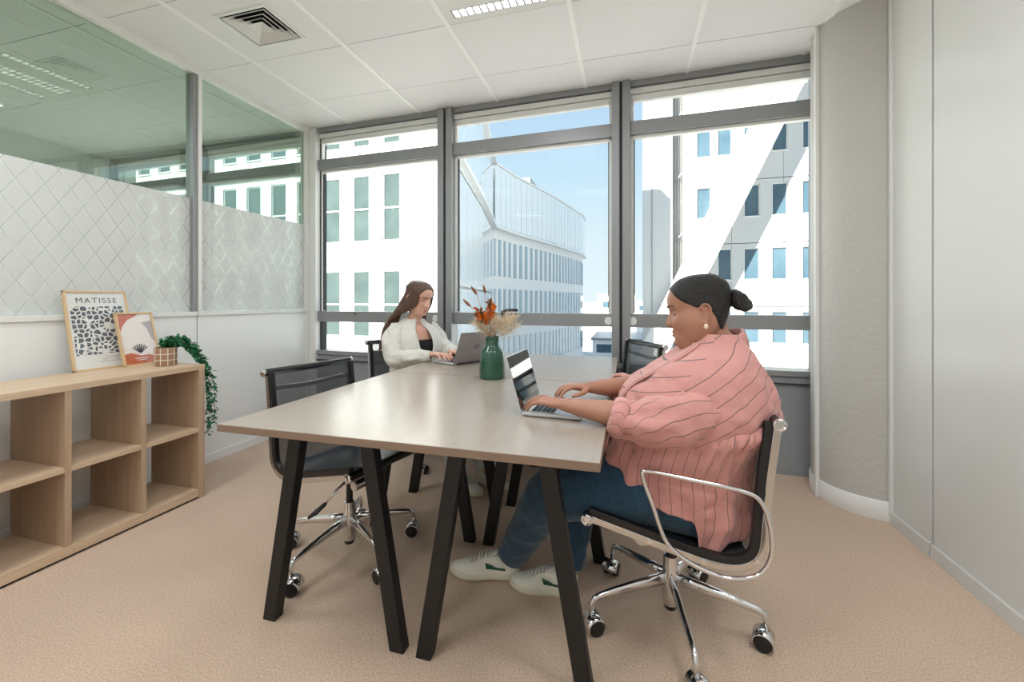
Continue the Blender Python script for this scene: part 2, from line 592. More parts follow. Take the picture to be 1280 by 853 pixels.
# ------------------------------------------------------------------ room shell
HC = 2.755                      # ceiling height
WROT = radians(-1.97)           # the window front is not quite square to the room
WO = (-2.87, 3.27, 0)
M_front = Matrix.Translation(WO) @ Matrix.Rotation(WROT, 4, 'Z')

floor = thing('floor', None, None, kind='structure')
MB().box(-5.7, 1.45, -1.8, 3.45, -0.06, 0).build('carpet', M_carpet, floor)

# ceiling: lay-in tiles on a grid of flat bars
ceil_ = thing('ceiling', None, None, kind='structure')
MB().box(-5.7, 1.7, -1.9, 3.6, HC + 0.03, HC + 0.16).build('slab', M_wall, ceil_)
XS = [-5.95 + 0.705 * i for i in range(0, 12)]
XS = [x + (-0.305 + 5.95 - 0.705 * 8) for x in XS]
YS = [-1.78, -1.2, -0.63, -0.055, 0.52, 1.095, 1.67, 2.245, 2.82, 3.40]
VENT = (-2.07, 1.967)
LUMS = {(-1.01, 1.67), (-1.01, -0.055), (0.40, 0.52), (-2.42, 0.52), (0.40, -1.2), (-2.42, -1.2), (-4.535, 1.67), (-4.535, -0.055)}
for i in range(len(XS) - 1):
    for j in range(len(YS) - 1):
        x0, x1, y0, y1 = XS[i] + 0.012, XS[i + 1] - 0.012, YS[j] + 0.0025, YS[j + 1] - 0.0025
        if any(abs(x0 - 0.012 - lx) < 0.05 and abs(y0 - ly) < 0.05 for lx, ly in LUMS):
            continue
        x0, x1, y1 = max(x0, -5.65), min(x1, 1.36), min(y1, 3.36)
        if x1 - x0 < 0.02: continue
        if x0 < VENT[0] < x1 and y0 < VENT[1] < y1:      # the tile that carries the air diffuser is cut round it
            v0, v1, w0, w1 = VENT[0] - 0.17, VENT[0] + 0.17, VENT[1] - 0.145, VENT[1] + 0.145
            m_ = MB().box(x0, v0, y0, y1, HC, HC + 0.018).box(v1, x1, y0, y1, HC, HC + 0.018).box(v0, v1, y0, w0, HC, HC + 0.018).box(v0, v1, w1, y1, HC, HC + 0.018)
            m_.build('ceiling_tile', M_tile, ceil_)
        else:
            MB().box(x0, x1, y0, y1, HC, HC + 0.018).build('ceiling_tile', M_tile, ceil_)
for x in XS[1:-1]:
    MB().box(x - 0.014, x + 0.014, -1.78, 3.36, HC - 0.005, HC + 0.004).build('grid_bar', M_grid, ceil_, bevel=0.001)

# air diffuser
vt = thing('air_diffuser', 'square white air diffuser with nested slanted blades set in the ceiling', 'vent', (VENT[0], VENT[1], HC))
fr = MB()
A_, B_ = 0.17, 0.145
for a0, a1 in ((1.0, 0.93),):
    fr.loft([[Vector((sx * A_ * a, sy * B_ * a, z)) for sx, sy in ((-1, -1), (1, -1), (1, 1), (-1, 1))] for a, z in ((1.04, 0.0), (1.04, -0.006), (0.95, -0.006), (0.95, 0.02))], cap0=False, cap1=False)
fr.build('frame', M_whitemetal, vt, solid=0.002)
MB().box(-A_, A_, -B_, B_, 0.022, 0.026).build('dark_plenum', M_black, vt)
for k, (a0, a1) in enumerate(((0.86, 0.64), (0.66, 0.45), (0.47, 0.27), (0.29, 0.03))):
    bl = MB().loft([[Vector((sx * A_ * a, sy * B_ * a, z)) for sx, sy in ((-1, -1), (1, -1), (1, 1), (-1, 1))] for a, z in ((a0 + 0.02, -0.007), (a0, -0.005), (a1, 0.017), (a1 - 0.01, 0.019))], cap0=False, cap1=(k == 3))
    bl.build('blade', M_whitemetal, vt, solid=0.0012)

# luminaires: recessed trays with louvred strips; those out of view are added as fill
def luminaire(x0, y0, label, along='x', strips=2, power=30):
    w, h = 0.705 - 0.024, 0.575 - 0.005
    t = thing('ceiling_light_or_fill', label, 'light' if label else None, (x0 + 0.3525, y0 + 0.2875, HC), group=None)
    tray = MB()
    ys = [-0.245, 0.195] if strips == 2 else [-0.255, -0.1, -0.04, 0.13, 0.20][:4]
    sl = [(q, q + 0.062) for q in ([-0.24, 0.178] if strips == 2 else [-0.29, -0.06, 0.01, 0.235])]
    a, b = (w / 2, h / 2) if along == 'x' else (h / 2, w / 2)
    def pos(mb, u0, u1, v0, v1, z0, z1):
        return mb.box(u0, u1, v0, v1, z0, z1) if along == 'x' else mb.box(v0, v1, u0, u1, z0, z1)
    A2, B2 = (w / 2, h / 2) if along == 'x' else (h / 2, w / 2)
    edge = -B2
    for v0, v1 in sl:
        pos(tray, -A2, A2, edge, v0, -0.001, 0.012); edge = v1
        pos(tray, -A2, -A2 + 0.05, v0, v1, -0.001, 0.012); pos(tray, A2 - 0.05, A2, v0, v1, -0.001, 0.012)
    pos(tray, -A2, A2, edge, B2, -0.001, 0.012)
    tray.build('tray', M_whitemetal, t)
    for v0, v1 in sl:
        pos(MB(), -A2 + 0.05, A2 - 0.05, v0, v1, 0.024, 0.028).build('lamp', M_lamp, t)
        lv = MB()
        n = 14
        for k in range(n + 1):
            u = -A2 + 0.055 + (2 * A2 - 0.11) * k / n
            pos(lv, u - 0.004, u + 0.004, v0, v1, -0.002, 0.02)
        pos(lv, -A2 + 0.05, A2 - 0.05, v0, v0 + 0.003, -0.002, 0.02)
        pos(lv, -A2 + 0.05, A2 - 0.05, v1 - 0.003, v1, -0.002, 0.02)
        lv.build('louvre', M_alumpol, t)
    if power:
        area('ceiling_glow_or_fill', (x0 + 0.3525, y0 + 0.2875, HC - 0.02), (0.5, 0.42), power * 0.62, (0.92, 0.965, 1.0))  # area lamp of the seen fixture; plain fill from the added ones
luminaire(-1.01, 1.67, 'recessed ceiling light with louvred strips above the table', power=9)
luminaire(-1.01, -0.055, 'added louvred fill light over the camera, first behind the one above the table', power=15)  # this and the next four: unseen fixtures added to fill the room with light
luminaire(0.40, 0.52, 'added louvred fill light near the right wall, above the camera', power=15)
luminaire(-2.42, 0.52, 'added louvred fill light over the bookcase, by the glass partition', power=14)
luminaire(0.40, -1.2, 'added louvred fill light by the back wall on the right wall side', power=12)
luminaire(-2.42, -1.2, 'added louvred fill light by the back wall on the partition side', power=20)
luminaire(-4.535, -0.055, 'added louvred fill light deep in the room beyond the glass partition', power=95)  # added out of view to brighten the neighbouring room
luminaire(-4.535, 1.67, 'ceiling light with four louvred strips seen through the glass partition', along='y', strips=4, power=0)
# walls behind the camera and beyond the partition
w = thing('wall_back', None, None, kind='structure')
MB().box(-5.7, 1.45, -1.9, -1.8, 0, HC + 0.03).build('plaster', M_wall, w)
w = thing('wall_far_left', None, None, kind='structure')
MB().box(-5.75, -5.65, -1.8, 3.6, 0, HC + 0.03).build('plaster', M_wall, w)

# right wall: tall flush panels with a shadow joint
w = thing('wall_right', None, None, kind='structure')
for y0, y1 in ((-1.8, -0.1), (-0.094, 1.1), (1.106, 2.294), (2.306, 2.60)):
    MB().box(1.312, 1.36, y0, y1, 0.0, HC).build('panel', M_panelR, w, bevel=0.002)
MB().box(1.362, 1.40, -1.8, 3.4, 0, HC + 0.03).build('backing', M_gasket, w)
MB().box(1.300, 1.330, 2.585, 2.606, 0.0, HC).build('corner_strip', M_whitemetal, w, bevel=0.002)
w = thing('baseboard_right', None, None, kind='structure')
for y0, y1 in ((-1.8, 2.296), (2.304, 2.585)):
    MB().box(1.300, 1.312, y0, y1, 0.0, 0.062).build('board', M_panelR, w, bevel=0.002)

# round plastered column in the corner with its curved plinth
w = thing('wall_corner', None, None, kind='structure')
MB().lathe([(0.29, 0.0), (0.29, HC)], (1.365, 2.895, 0), 96).build('round_column', M_plaster, w, smooth=True, angle=40)
MB().lathe([(0.296, 0.0), (0.298, 0.004), (0.298, 0.098), (0.294, 0.104), (0.2, 0.104), (0.2, 0.0)], (1.365, 2.895, 0), 96).build('plinth', M_panel, w, smooth=True, angle=40)
MB().box(1.062, 1.084, 2.838, 2.862, 0.0, HC).build('edge_strip', M_whitemetal, w, bevel=0.002)

# glazed partition on the left
w = thing('wall_left', None, None, kind='structure')
XP = -2.87
for y0, y1 in ((-1.8, -0.002), (0.002, 1.098), (1.102, 2.198), (2.206, 3.225)):
    MB().box(XP - 0.06, XP, y0, y1, 0.0, 1.045).build('panel', M_panel, w, bevel=0.0015)
    MB().box(XP - 0.065, XP + 0.012, y0, y1, 1.045, 1.075).build('rail', M_whitemetal, w, bevel=0.002)
    MB().box(XP - 0.036, XP - 0.028, y0 + 0.01, y1 - 0.01, 1.075, 2.712).build('glass_pane', M_partglass, w)
MB().box(XP - 0.065, XP + 0.012, -1.8, 3.24, 2.712, HC).build('head_rail', M_whitemetal, w, bevel=0.002)
for y in (0.0, 1.1, 2.2):
    MB().box(XP - 0.065, XP + 0.004, y - 0.028, y + 0.026, 1.075, 2.712).build('post', M_alu, w, bevel=0.002)
    MB().box(XP + 0.004, XP + 0.014, y + 0.002, y + 0.026, 1.075, 2.712).build('post_cap', M_whitemetal, w, bevel=0.002)
MB().box(XP - 0.065, XP + 0.014, 3.215, 3.25, 0.0, HC).build('post', M_whitemetal, w, bevel=0.002)
for y0, y1 in ((-1.8, -0.03), (0.028, 1.07), (1.128, 2.170), (2.228, 3.212)):
    MB().box(XP - 0.0265, XP - 0.0255, y0, y1, 1.076, 1.855).build('frosted_film', M_film, w)
w = thing('baseboard_left', None, None, kind='structure')
MB().box(XP, XP + 0.012, -1.8, 3.22, 0.0, 0.06).build('board', M_panel, w, bevel=0.002)

# window front (our bay run s = 0 .. 4.06 and the neighbour's bays to the left)
def wfront(name):
    t = thing(name, None, None, WO, WROT, kind='structure')
    return t
mull = [-2.82, -1.41, 0.0, 1.403, 2.824, 4.10]
for k in range(5):
    s0, s1 = mull[k], mull[k + 1]
    a, b = s0 + (0.066 if k not in (2,) else 0.085), s1 - 0.066
    if k == 4: b = 4.10
    t = wfront('window_%d' % (k + 1))
    MB().box(a, b, -0.005, 0.085, 2.715, HC + 0.02).build('head', M_alu, t, bevel=0.003)
    MB().box(a, b, 0.02, 0.085, 2.668, 2.709).build('blind_box', M_whitemetal, t, bevel=0.002)
    MB().box(a, b, 0.03, 0.085, 2.640, 2.663).build('blind_rail', M_whitemetal, t, bevel=0.002)
    MB().box(a, b, 0.0, 0.085, 2.365, 2.462).build('transom', M_alu, t, bevel=0.003)
    MB().box(a, b, 0.0, 0.085, 0.955, 1.052).build('low_rail', M_alu, t, bevel=0.003)
    for z0, z1 in ((0.69, 0.955), (1.052, 2.365), (2.462, 2.64)):
        MB().box(a, b, 0.055, 0.063, z0, z1).build('glass_pane', M_winglass, t)
    fr = MB()
    for z0, z1 in ((1.052, 2.365), (2.462, 2.64)):
        fr.box(a, a + 0.022, 0.03, 0.07, z0, z1).box(b - 0.022, b, 0.03, 0.07, z0, z1)
        fr.box(a, b, 0.03, 0.07, z1 - 0.022, z1)
    fr.build('sash', M_whitemetal, t, bevel=0.002)
    gk = MB()
    gk.box(a + 0.022, a + 0.03, 0.045, 0.068, 1.06, 2.343).box(b - 0.03, b - 0.022, 0.045, 0.068, 1.06, 2.343)
    gk.build('gasket', M_gasket, t)
    if k == 3:     # tilt handle on the rail of the middle bay
        MB().tube([(2.04, -0.03, 1.075), (1.95, -0.03, 1.075), (1.915, -0.028, 1.062), (1.915, 0.0, 1.03)], [0.012, 0.012, 0.015, 0.018], 10).build('handle', M_rubber, t, smooth=True)
    if k == 2:
        MB().lathe([(0.009, -0.004), (0.009, 0.002)], (0.50, 0, 1.03), 12, 'y').build('plug', M_gasket, t)
        MB().lathe([(0.03, -0.006), (0.03, 0.0)], (1.31, 0, 1.0), 20, 'y').build('stop', M_whitemetal, t)
    if k in (3, 4):
        for s in ((2.735,) if k == 3 else (2.905,)):
            MB().lathe([(0.03, -0.006), (0.03, 0.0)], (s, 0, 1.0), 20, 'y').build('stop', M_whitemetal, t, smooth=True, angle=40)
for k, s in enumerate(mull):
    t = wfront('trim_%d' % (k + 1))
    if s == 0.0:
        MB().box(-0.06, 0.085, -0.03, 0.1, 0.0, HC).build('mullion', M_whitemetal, t, bevel=0.003)
        MB().box(0.085, 0.10, 0.03, 0.1, 0.69, 2.71).build('dark_groove', M_gasket, t)
    else:
        MB().box(s - 0.066, s - 0.010, -0.03, 0.1, 0.64, HC).build('mullion', M_alu, t, bevel=0.003)
        MB().box(s + 0.010, s + 0.066, -0.03, 0.1, 0.64, HC).build('mullion', M_alu, t, bevel=0.003)
        MB().box(s - 0.010, s + 0.010, -0.015, 0.1, 0.64, HC).build('dark_groove', M_gasket, t)
t = thing('wall_front', None, None, WO, WROT, kind='structure')
for s0, s1 in ((-2.8, -1.42), (-1.414, -0.06), (0.085, 1.40), (1.406, 2.82), (2.826, 4.09)):
    MB().box(s0, s1, 0.0, 0.03, 0.0, 0.648).build('panel', M_sillp, t, bevel=0.002)
MB().box(-2.8, 4.1, 0.03, 0.14, 0, 0.64).build('core', M_sillp, t)
MB().box(-2.8, 4.1, -0.02, 0.14, 0.652, 0.69).build('sill', M_alu, t, bevel=0.003)
MB().box(-2.8, 4.1, -0.022, 0.0, 0.6, 0.606).build('groove', M_gasket, t)
MB().box(4.1, 4.6, -0.05, 0.14, 0, HC + 0.03).build('return', M_wall, t)

# ------------------------------------------------------------------ outside
st = thing('ground_outside', None, None, (0, 0, -9), kind='structure')
MB().box(-140, 160, 3.6, 300, -0.3, 0).build('street', M_street, st)

def facade(t, cols, rows, u0, u1, zlo, zhi, clad, pane, depth, pitchrow, split=None, back=6.0, panelw=1.3):
    """storey-high cladding panels round recessed windows; local x along the front, -y towards us"""
    MB().box(u0, u1, depth, back, zlo, zhi).build('wall', clad, t)
    edges = [u0]
    for c0, c1 in cols: edges += [c0, c1]
    edges.append(u1)
    # piers between windows, storey by storey
    zr = sorted(rows)
    for z0, z1 in zr:
        for i in range(0, len(edges), 2):
            a, b = edges[i], edges[i + 1]
            n = max(1, int(round((b - a) / panelw)))
            for k in range(n):
                MB().box(a + (b - a) * k / n + 0.006 * (k > 0), a + (b - a) * (k + 1) / n - 0.006 * (k < n - 1), 0, depth, z0, z1).build('cladding_panel', clad, t)
    bands = [(zlo, zr[0][0])] + [(zr[i][1], zr[i + 1][0]) for i in range(len(zr) - 1)] + [(zr[-1][1], zhi)]
    for z0, z1 in bands:
        n = max(1, int(round((u1 - u0) / (panelw * 2))))
        for k in range(n):
            a, b = u0 + (u1 - u0) * k / n, u0 + (u1 - u0) * (k + 1) / n
            if z1 - z0 > 0.6:
                zm = z0 + 0.26
                MB().box(a + 0.008, b - 0.008, 0, depth, z0, zm - 0.02).build('cladding_panel', clad, t)
                MB().box(a + 0.008, b - 0.008, 0, depth, zm + 0.02, z1).build('cladding_panel', clad, t)
            else:
                MB().box(a + 0.008, b - 0.008, 0, depth, z0, z1).build('cladding_panel', clad, t)
    for z0, z1 in zr:
        for c0, c1 in cols:
            f = 0.045
            w_ = MB().box(c0, c0 + f, depth * 0.35, depth, z0, z1).box(c1 - f, c1, depth * 0.35, depth, z0, z1).box(c0, c1, depth * 0.35, depth, z0, z0 + f).box(c0, c1, depth * 0.35, depth, z1 - f, z1)
            if split: w_.box(c0, c1, depth * 0.35, depth, z0 + (z1 - z0) * split - 0.03, z0 + (z1 - z0) * split + 0.03)
            wo = w_.build('window', M_whitemetal, t)
            MB().box(c0 + f, c1 - f, depth * 0.6, depth * 0.8, z0 + f, z1 - f).build('pane', pane, wo)
            MB().box(c0 - 0.03, c1 + 0.03, -0.04, depth * 0.5, z0 - 0.05, z0).build('window_sill', M_whitemetal, wo)

bA = thing('office_building', 'white office building with tall narrow windows behind the woman in the cardigan', 'building', (-9.023, 12.649, 0), WROT)
colsA = [(-1.54 + 1.22 * k, -0.84 + 1.22 * k) for k in range(-9, 3)]
rowsA = [(3.2 + 3.33 * k, 5.53 + 3.33 * k) for k in range(-2, 3)]
facade(bA, colsA, rowsA, -14.0, 3.3, -9, 15.2, M_cladA, M_paneA, 0.12, 3.33, split=0.49, back=0.9)

bC = thing('corner_building', 'white stone building crossed by a slanting white brace', 'building', (6.247, 24.355, 0), WROT)
colsC = [(-2.65, -1.94), (-1.62, -0.94), (-0.37, 0.37), (0.92, 1.63), (2.28, 3.0), (3.65, 4.35), (5.0, 5.7), (6.35, 7.05), (7.7, 8.4), (9.05, 9.75)]
rowsC = [(2.24 + 3.32 * k, 3.9 + 3.32 * k) for k in range(-3, 5)]
facade(bC, colsC, rowsC, -3.35, 11.0, -9, 20, M_cladC, M_paneC, 0.2, 3.32, back=9.0)
MB().box(-5.45, -3.9, -0.5, 6.0, -9, 20).build('pier', M_cladC, bC, bevel=0.03)
MB().box(-3.9, -3.35, 0.35, 6.0, -9, 20).build('recess', M_cladC, bC)
MB().box(-4.98, -4.94, -0.53, -0.5, -9, 20).build('pier_joint', M_alu, bC)
for u in (-3.78, -3.62, -3.48):
    MB().tube([(u, 0.2, -9), (u, 0.2, 20)], 0.035, 8).build('rain_pipe', M_alu, bC)
for z in (1.6, 4.9, 8.2, 11.5):
    MB().bar((-3.85, 0.1, z - 0.7), (-3.36, -0.02, z), 0.05, 0.05).build('pipe_bracket', M_alu, bC)
br = MB()
def brace_ring(z):
    u = -3.75 + (z - 1.0) * (2.25 + 3.75) / (13.9 - 1.0)
    return [Vector((u - 0.72, -1.9, z)), Vector((u + 0.72, -1.9, z)), Vector((u + 0.72, -1.2, z)), Vector((u - 0.72, -1.2, z))]
br.loft([brace_ring(-9), brace_ring(22)])
br.build('brace', M_cladC, bC, bevel=0.03)

# long curving building with a screen of glass fins
bB = thing('curved_building', 'long pale blue building with a curved front of narrow windows', 'building', (-9.14, 27.56, 0))
BP = [(-6.02, 13.72), (-6.22, 14.56), (-7.40, 20.22), (-9.14, 27.56), (-8.61, 31.0), (-6.78, 38.3), (-5.16, 47.1), (-5.2, 50.5), (-7.5, 54.5), (-14, 58)]
core = MB()
poly = [(x, y) for x, y in BP[1:]] + [(-30, 58), (-30, 15.2), (-12, 14.6)]
core.prism(poly, -9, 10.5)
core.build('wall', M_cladA, bB, world=True)
def along(path, step):
    out = []
    for (x0, y0), (x1, y1) in zip(path[:-1], path[1:]):
        L_ = sqrt((x1 - x0) ** 2 + (y1 - y0) ** 2)
        n = max(1, int(round(L_ / step)))
        for k in range(n):
            out.append((x0 + (x1 - x0) * k / n, y0 + (y1 - y0) * k / n, x0 + (x1 - x0) * (k + 1) / n, y0 + (y1 - y0) * (k + 1) / n))
    return out
def wallbox(mb, x0, y0, x1, y1, a, b, out0, out1, z0, z1):
    """box standing on the segment, from fraction a to b, out0..out1 in front of it"""
    dx, dy = x1 - x0, y1 - y0
    L_ = sqrt(dx * dx + dy * dy)
    nx, ny = dy / L_, -dx / L_
    vs = []
    for z in (z0, z1):
        for f, o in ((a, out0), (b, out0), (b, out1), (a, out1)):
            vs.append((x0 + dx * f + nx * o, y0 + dy * f + ny * o, z))
    return mb.add(vs, [(0, 3, 2, 1), (4, 5, 6, 7), (0, 1, 5, 4), (1, 2, 6, 5), (2, 3, 7, 6), (3, 0, 4, 7)])
for x0, y0, x1, y1 in along(BP[3:9], 0.9):
    wallbox(MB(), x0, y0, x1, y1, 0.03, 0.97, 0.25, 0.32, 6.45, 10.65).build('glass_fin_panel', M_cladB, bB, world=True)
    for z0, z1 in ((2.9, 5.55), (-0.5, 2.0), (-4.2, -1.6), (-7.9, -5.4)):
        wallbox(MB(), x0, y0, x1, y1, 0.3, 0.68, -0.02, 0.05, z0, z1).build('window', M_paneB, bB, world=True)
for x0, y0, x1, y1 in along(BP[0:4], 1.5):
    for z0, z1 in ((6.0, 10.65), (1.7, 5.9), (-2.6, 1.6), (-7.0, -2.7)):
        wallbox(MB(), x0, y0, x1, y1, 0.012, 0.988, 0.1, 0.2, z0, z1).build('glass_panel', M_cladB, bB, world=True)
for seg in along(BP, 3.0):
    wallbox(MB(), *seg, 0, 1, 0.0, 0.42, 6.2, 6.4).build('floor_ledge', M_cladA, bB, world=True)
    wallbox(MB(), *seg, 0, 1, 0.0, 0.42, 10.62, 10.75).build('roof_edge', M_cladA, bB, world=True)
MB().box(-9.6, -8.2, 35.5, 38.5, 10.5, 11.9).build('roof_hood', M_sillp, bB, world=True)

def low_block(label, x0, x1, y0, y1, z1, m, wins=None):
    t = thing('low_building', label, 'building', ((x0 + x1) / 2, y0, -9))
    MB().box(x0, x1, y0, y1, -9, z1).build('wall', m, t, world=True)
    MB().box(x0 - 0.2, x1 + 0.2, y0 - 0.2, y1, z1, z1 + 0.3).build('roof', M_sillp, t, world=True)
    for a, b, z0, z2 in wins or []:
        MB().box(a, b, y0 - 0.05, y0 + 0.05, z0, z2).build('window', M_paneC, t, world=True)
low_block('distant white block with a dark window band seen low beside the curved building', -6.5, 1.6, 95, 110, 2.4, M_cladA, [(-5.4, -3.0, -0.4, 0.9), (-2.6, -0.2, -0.4, 0.9)])
low_block('low grey flat roofed block at the foot of the curved building', -5.0, 2.2, 62, 76, -4.6, M_cladA, [(-4.4, -0.6, -6.4, -5.2)])
low_block('far pale block seen past the window mullion', 2.2, 11.0, 120, 130, 1.0, M_cladA, [(3.0, 5.0, -1.5, -0.2), (6.0, 8.0, -1.5, -0.2)])
low_block('far low pale row of roofs on the skyline', -30.0, 30.0, 170, 180, 0.2, M_cladA, None)
# ------------------------------------------------------------------ tables on A-frame trestles
def table(y0, y1, label, vis):
    x0, x1 = -1.28, -0.065
    t = thing('trestle_table', label, 'table', ((x0 + x1) / 2, (y0 + y1) / 2, 0))
    MB().box(x0, x1, y0, y1, 0.727, 0.75).build('tabletop', M_topedge, t, world=True, bevel=0.0015)
    MB().box(x0 + 0.0015, x1 - 0.0015, y0 + 0.0015, y1 - 0.0015, 0.7495, 0.7506).build('laminate', M_top, t, world=True)
    for cx in (-0.985, -0.375):
        tr = MB().box(cx - 0.13, cx + 0.13, y0 + 0.17, y1 - 0.17, 0.695, 0.7265).build('trestle', M_blackmetal, t, world=True, bevel=0.003)
        for y in (y0 + 0.185, y1 - 0.20):
            for s in (-1, 1):
                a, b = Vector((cx + s * 0.258, y, 0.0)), Vector((cx + s * 0.135, y, 0.722))
                d = b - a
                lb = MB()
                vs = []
                for p in (a, b):
                    for i, j in ((-1, -1), (1, -1), (1, 1), (-1, 1)):
                        vs.append(p + Vector((i * 0.026, j * 0.02, 0)))
                lb.add(vs, [(0, 3, 2, 1), (4, 5, 6, 7), (0, 1, 5, 4), (1, 2, 6, 5), (2, 3, 7, 6), (3, 0, 4, 7)])
                lb.build('leg', M_blackmetal, tr, world=True, bevel=0.003)
    return t
table(1.045, 2.075, 'pale wood trestle table with black splayed legs, the one nearer the camera', 1)
table(2.079, 3.04, 'pale wood trestle table with black splayed legs, the one by the window', 2)

# ------------------------------------------------------------------ swivel chairs
HW = 0.212
def chair(label, loc, rz, lift=0.0, phase=62, arms=False, lever=False, group='black ribbed swivel chairs'):
    t = thing('swivel_chair', label, 'chair', (loc[0], loc[1], 0), rz)
    L = lift
    prof = [(0.275, 0.440), (0.24, 0.432), (0.12, 0.402), (0.0, 0.372), (-0.11, 0.350), (-0.185, 0.356), (-0.232, 0.400), (-0.245, 0.50), (-0.255, 0.62), (-0.276, 0.79)]
    pc = [Vector((x, 0, z + L)) for x, z in prof]
    path = catmull(pc, 6)
    N_ = len(path)
    nor = []
    for i in range(N_):
        d = (path[min(i + 1, N_ - 1)] - path[max(i - 1, 0)]).normalized()
        nor.append(Vector((d.z, 0, -d.x)))        # points to the sitter's side
    nor = [-n if n.z < -0.2 or (abs(n.z) <= 0.2 and n.x < 0) else n for n in nor]
    for s in (-1, 1):
        rb = MB()
        rb.loft([[p + Vector((0, s * (HW + dy), 0)) + n * dn for dy, dn in ((-0.008, -0.012), (0.008, -0.012), (0.008, 0.010), (-0.008, 0.010))] for p, n in zip(path, nor)])
        rail = rb.build('side_rail', M_alumpol, t, bevel=0.002)
        eb = MB().loft([[p + Vector((0, s * (HW + dy), 0)) + n * dn for dy, dn in ((-0.012, 0.010), (0.010, 0.010), (0.010, 0.034), (-0.012, 0.034))] for p, n in zip(path, nor)])
        eb.build('sling_edge', M_rubber, t, bevel=0.003)
        for k in (14, 22, 34):
            MB().box(-0.008, 0.008, s * (HW + 0.007), s * (HW + 0.011), -0.006, 0.006, Matrix.Translation(path[k])).build('bolt', M_chrome, rail)
    cut = 34
    def sling(i0, i1, name, m, ribs):
        rings = []
        for i in range(i0, i1):
            p, n = path[i], nor[i]
            rings.append([p + n * (0.024 - 0.014 * (1 - (2 * k / 8 - 1) ** 2)) + Vector((0, (HW - 0.01) * (2 * k / 8 - 1), 0)) for k in range(9)])
        return MB().loft(rings, closed=False).build(name, m, t, smooth=True, solid=0.004)
    sling(0, cut, 'seat', M_leather, True)
    sling(cut - 1, N_, 'backrest', M_mesh, False)
    # cross tubes with chrome caps
    for p in (path[0], path[-1]):
        MB().tube([p + Vector((0, -0.232, 0)), p + Vector((0, 0.232, 0))], 0.0165, 16).build('cross_tube', M_rubber, t, smooth=True, angle=40)
        for s in (-1, 1):
            MB().lathe([(0.0155, 0.0), (0.0185, 0.002), (0.0185, 0.010), (0.0145, 0.012), (0.012, 0.009), (0.004, 0.009)], (p.x, p.y + s * 0.226 - (0.012 if s < 0 else 0), p.z), 16, 'y').build('end_cap', M_chrome, t, smooth=True, angle=40)
    # antler stretchers: one behind the back, one below the seat
    zb = 0.715 + L
    MB().tube(catmull([(-0.276, -HW + 0.006, zb), (-0.285, -HW * 0.6, zb - 0.004), (-0.292, 0, zb - 0.012), (-0.285, HW * 0.6, zb - 0.004), (-0.276, HW - 0.006, zb)], 5), [(0.006, 0.012)] * 21, 8).build('back_stretcher', M_chrome, t, smooth=True)
    MB().tube(catmull([(0.04, -HW + 0.006, 0.375 + L), (0.02, -HW * 0.5, 0.345 + L), (0.0, 0, 0.335 + L), (0.02, HW * 0.5, 0.345 + L), (0.04, HW - 0.006, 0.375 + L)], 5), [(0.014, 0.008)] * 21, 8).build('seat_stretcher', M_alumpol, t, smooth=True)
    # mechanism, gas column, hub
    MB().bar((0.12, 0, 0.355 + L), (-0.05, 0, 0.305 + L), 0.075, 0.03).build('tilt_mechanism', M_rubber, t, bevel=0.008)
    kn = MB().tube([(0.10, -0.06, 0.305 + L), (0.10, 0.06, 0.305 + L)], 0.021, 16).build('tension_knob', M_alumpol, t, smooth=True, angle=40)
    MB().lathe([(0.0145, 0.19), (0.0145, 0.315 + L), (0.024, 0.316 + L), (0.024, 0.33 + L)], n=20).build('gas_column', M_rubber, t, smooth=True, angle=40)
    MB().lathe([(0.020, 0.058), (0.026, 0.064), (0.029, 0.12), (0.029, 0.165), (0.0255, 0.185), (0.0235, 0.235), (0.016, 0.237)], n=24).build('hub', M_chrome, t, smooth=True, angle=40)
    MB().lathe([(0.019, 0.046), (0.021, 0.05), (0.021, 0.066)], n=20).build('hub_cap', M_rubber, t, smooth=True, angle=40)
    if lever:
        lv = MB().tube([(0.05, -0.03, 0.33 + L), (0.05, -0.10, 0.30 + L), (0.03, -0.15, 0.25 + L)], 0.006, 8).build('lever', M_chrome, t, smooth=True)
        MB().tube([(0.03, -0.15, 0.25 + L), (0.01, -0.18, 0.222 + L), (-0.005, -0.20, 0.207 + L)], [(0.01, 0.008), (0.017, 0.010), (0.009, 0.006)], 10, round_ends=True).build('paddle', M_rubber, lv, smooth=True)
    for k in range(5):
        a = radians(phase + 72 * k) - rz
        R = Matrix.Rotation(a, 4, 'Z')
        P = [(0.012, 0, 0.155), (0.10, 0, 0.147), (0.20, 0, 0.135), (0.268, 0, 0.124), (0.288, 0, 0.116), (0.296, 0, 0.098), (0.300, 0, 0.064)]
        r_ = [(0.013, 0.024), (0.012, 0.020), (0.0105, 0.015), (0.0095, 0.0115), (0.0095, 0.011), (0.0095, 0.0105), (0.009, 0.009)]
        leg = MB().tube([R @ Vector(p) for p in P], r_, 12).build('base_arm', M_chrome, t, smooth=True)
        # caster swivelled its own way
        C_ = R @ Vector((0.300, 0, 0)); b = a + random.uniform(-1.2, 1.2)
        Mc = Matrix.Translation(C_) @ Matrix.Rotation(b, 4, 'Z') @ Matrix.Translation((-0.012, 0, 0.028))
        cs = MB()
        ring = []
        for yy in (-0.030, 0.030):
            ring.append([Mc @ Vector((0.031 * cos(q), yy, 0.031 * sin(q))) for q in [radians(-25 + 205 * i / 14) for i in range(15)]])
        cs.loft(ring, closed=False)
        hood = cs.build('caster', M_chrome, t, smooth=True, solid=0.004)
        for yy in (-0.019, 0.019):
            MB().lathe([(0.010, -0.011), (0.024, -0.010), (0.0275, -0.006), (0.0275, 0.006), (0.024, 0.010), (0.010, 0.011)], (0, yy, 0), 20, 'y', Mc).build('wheel', M_rubber, hood, smooth=True, angle=40)
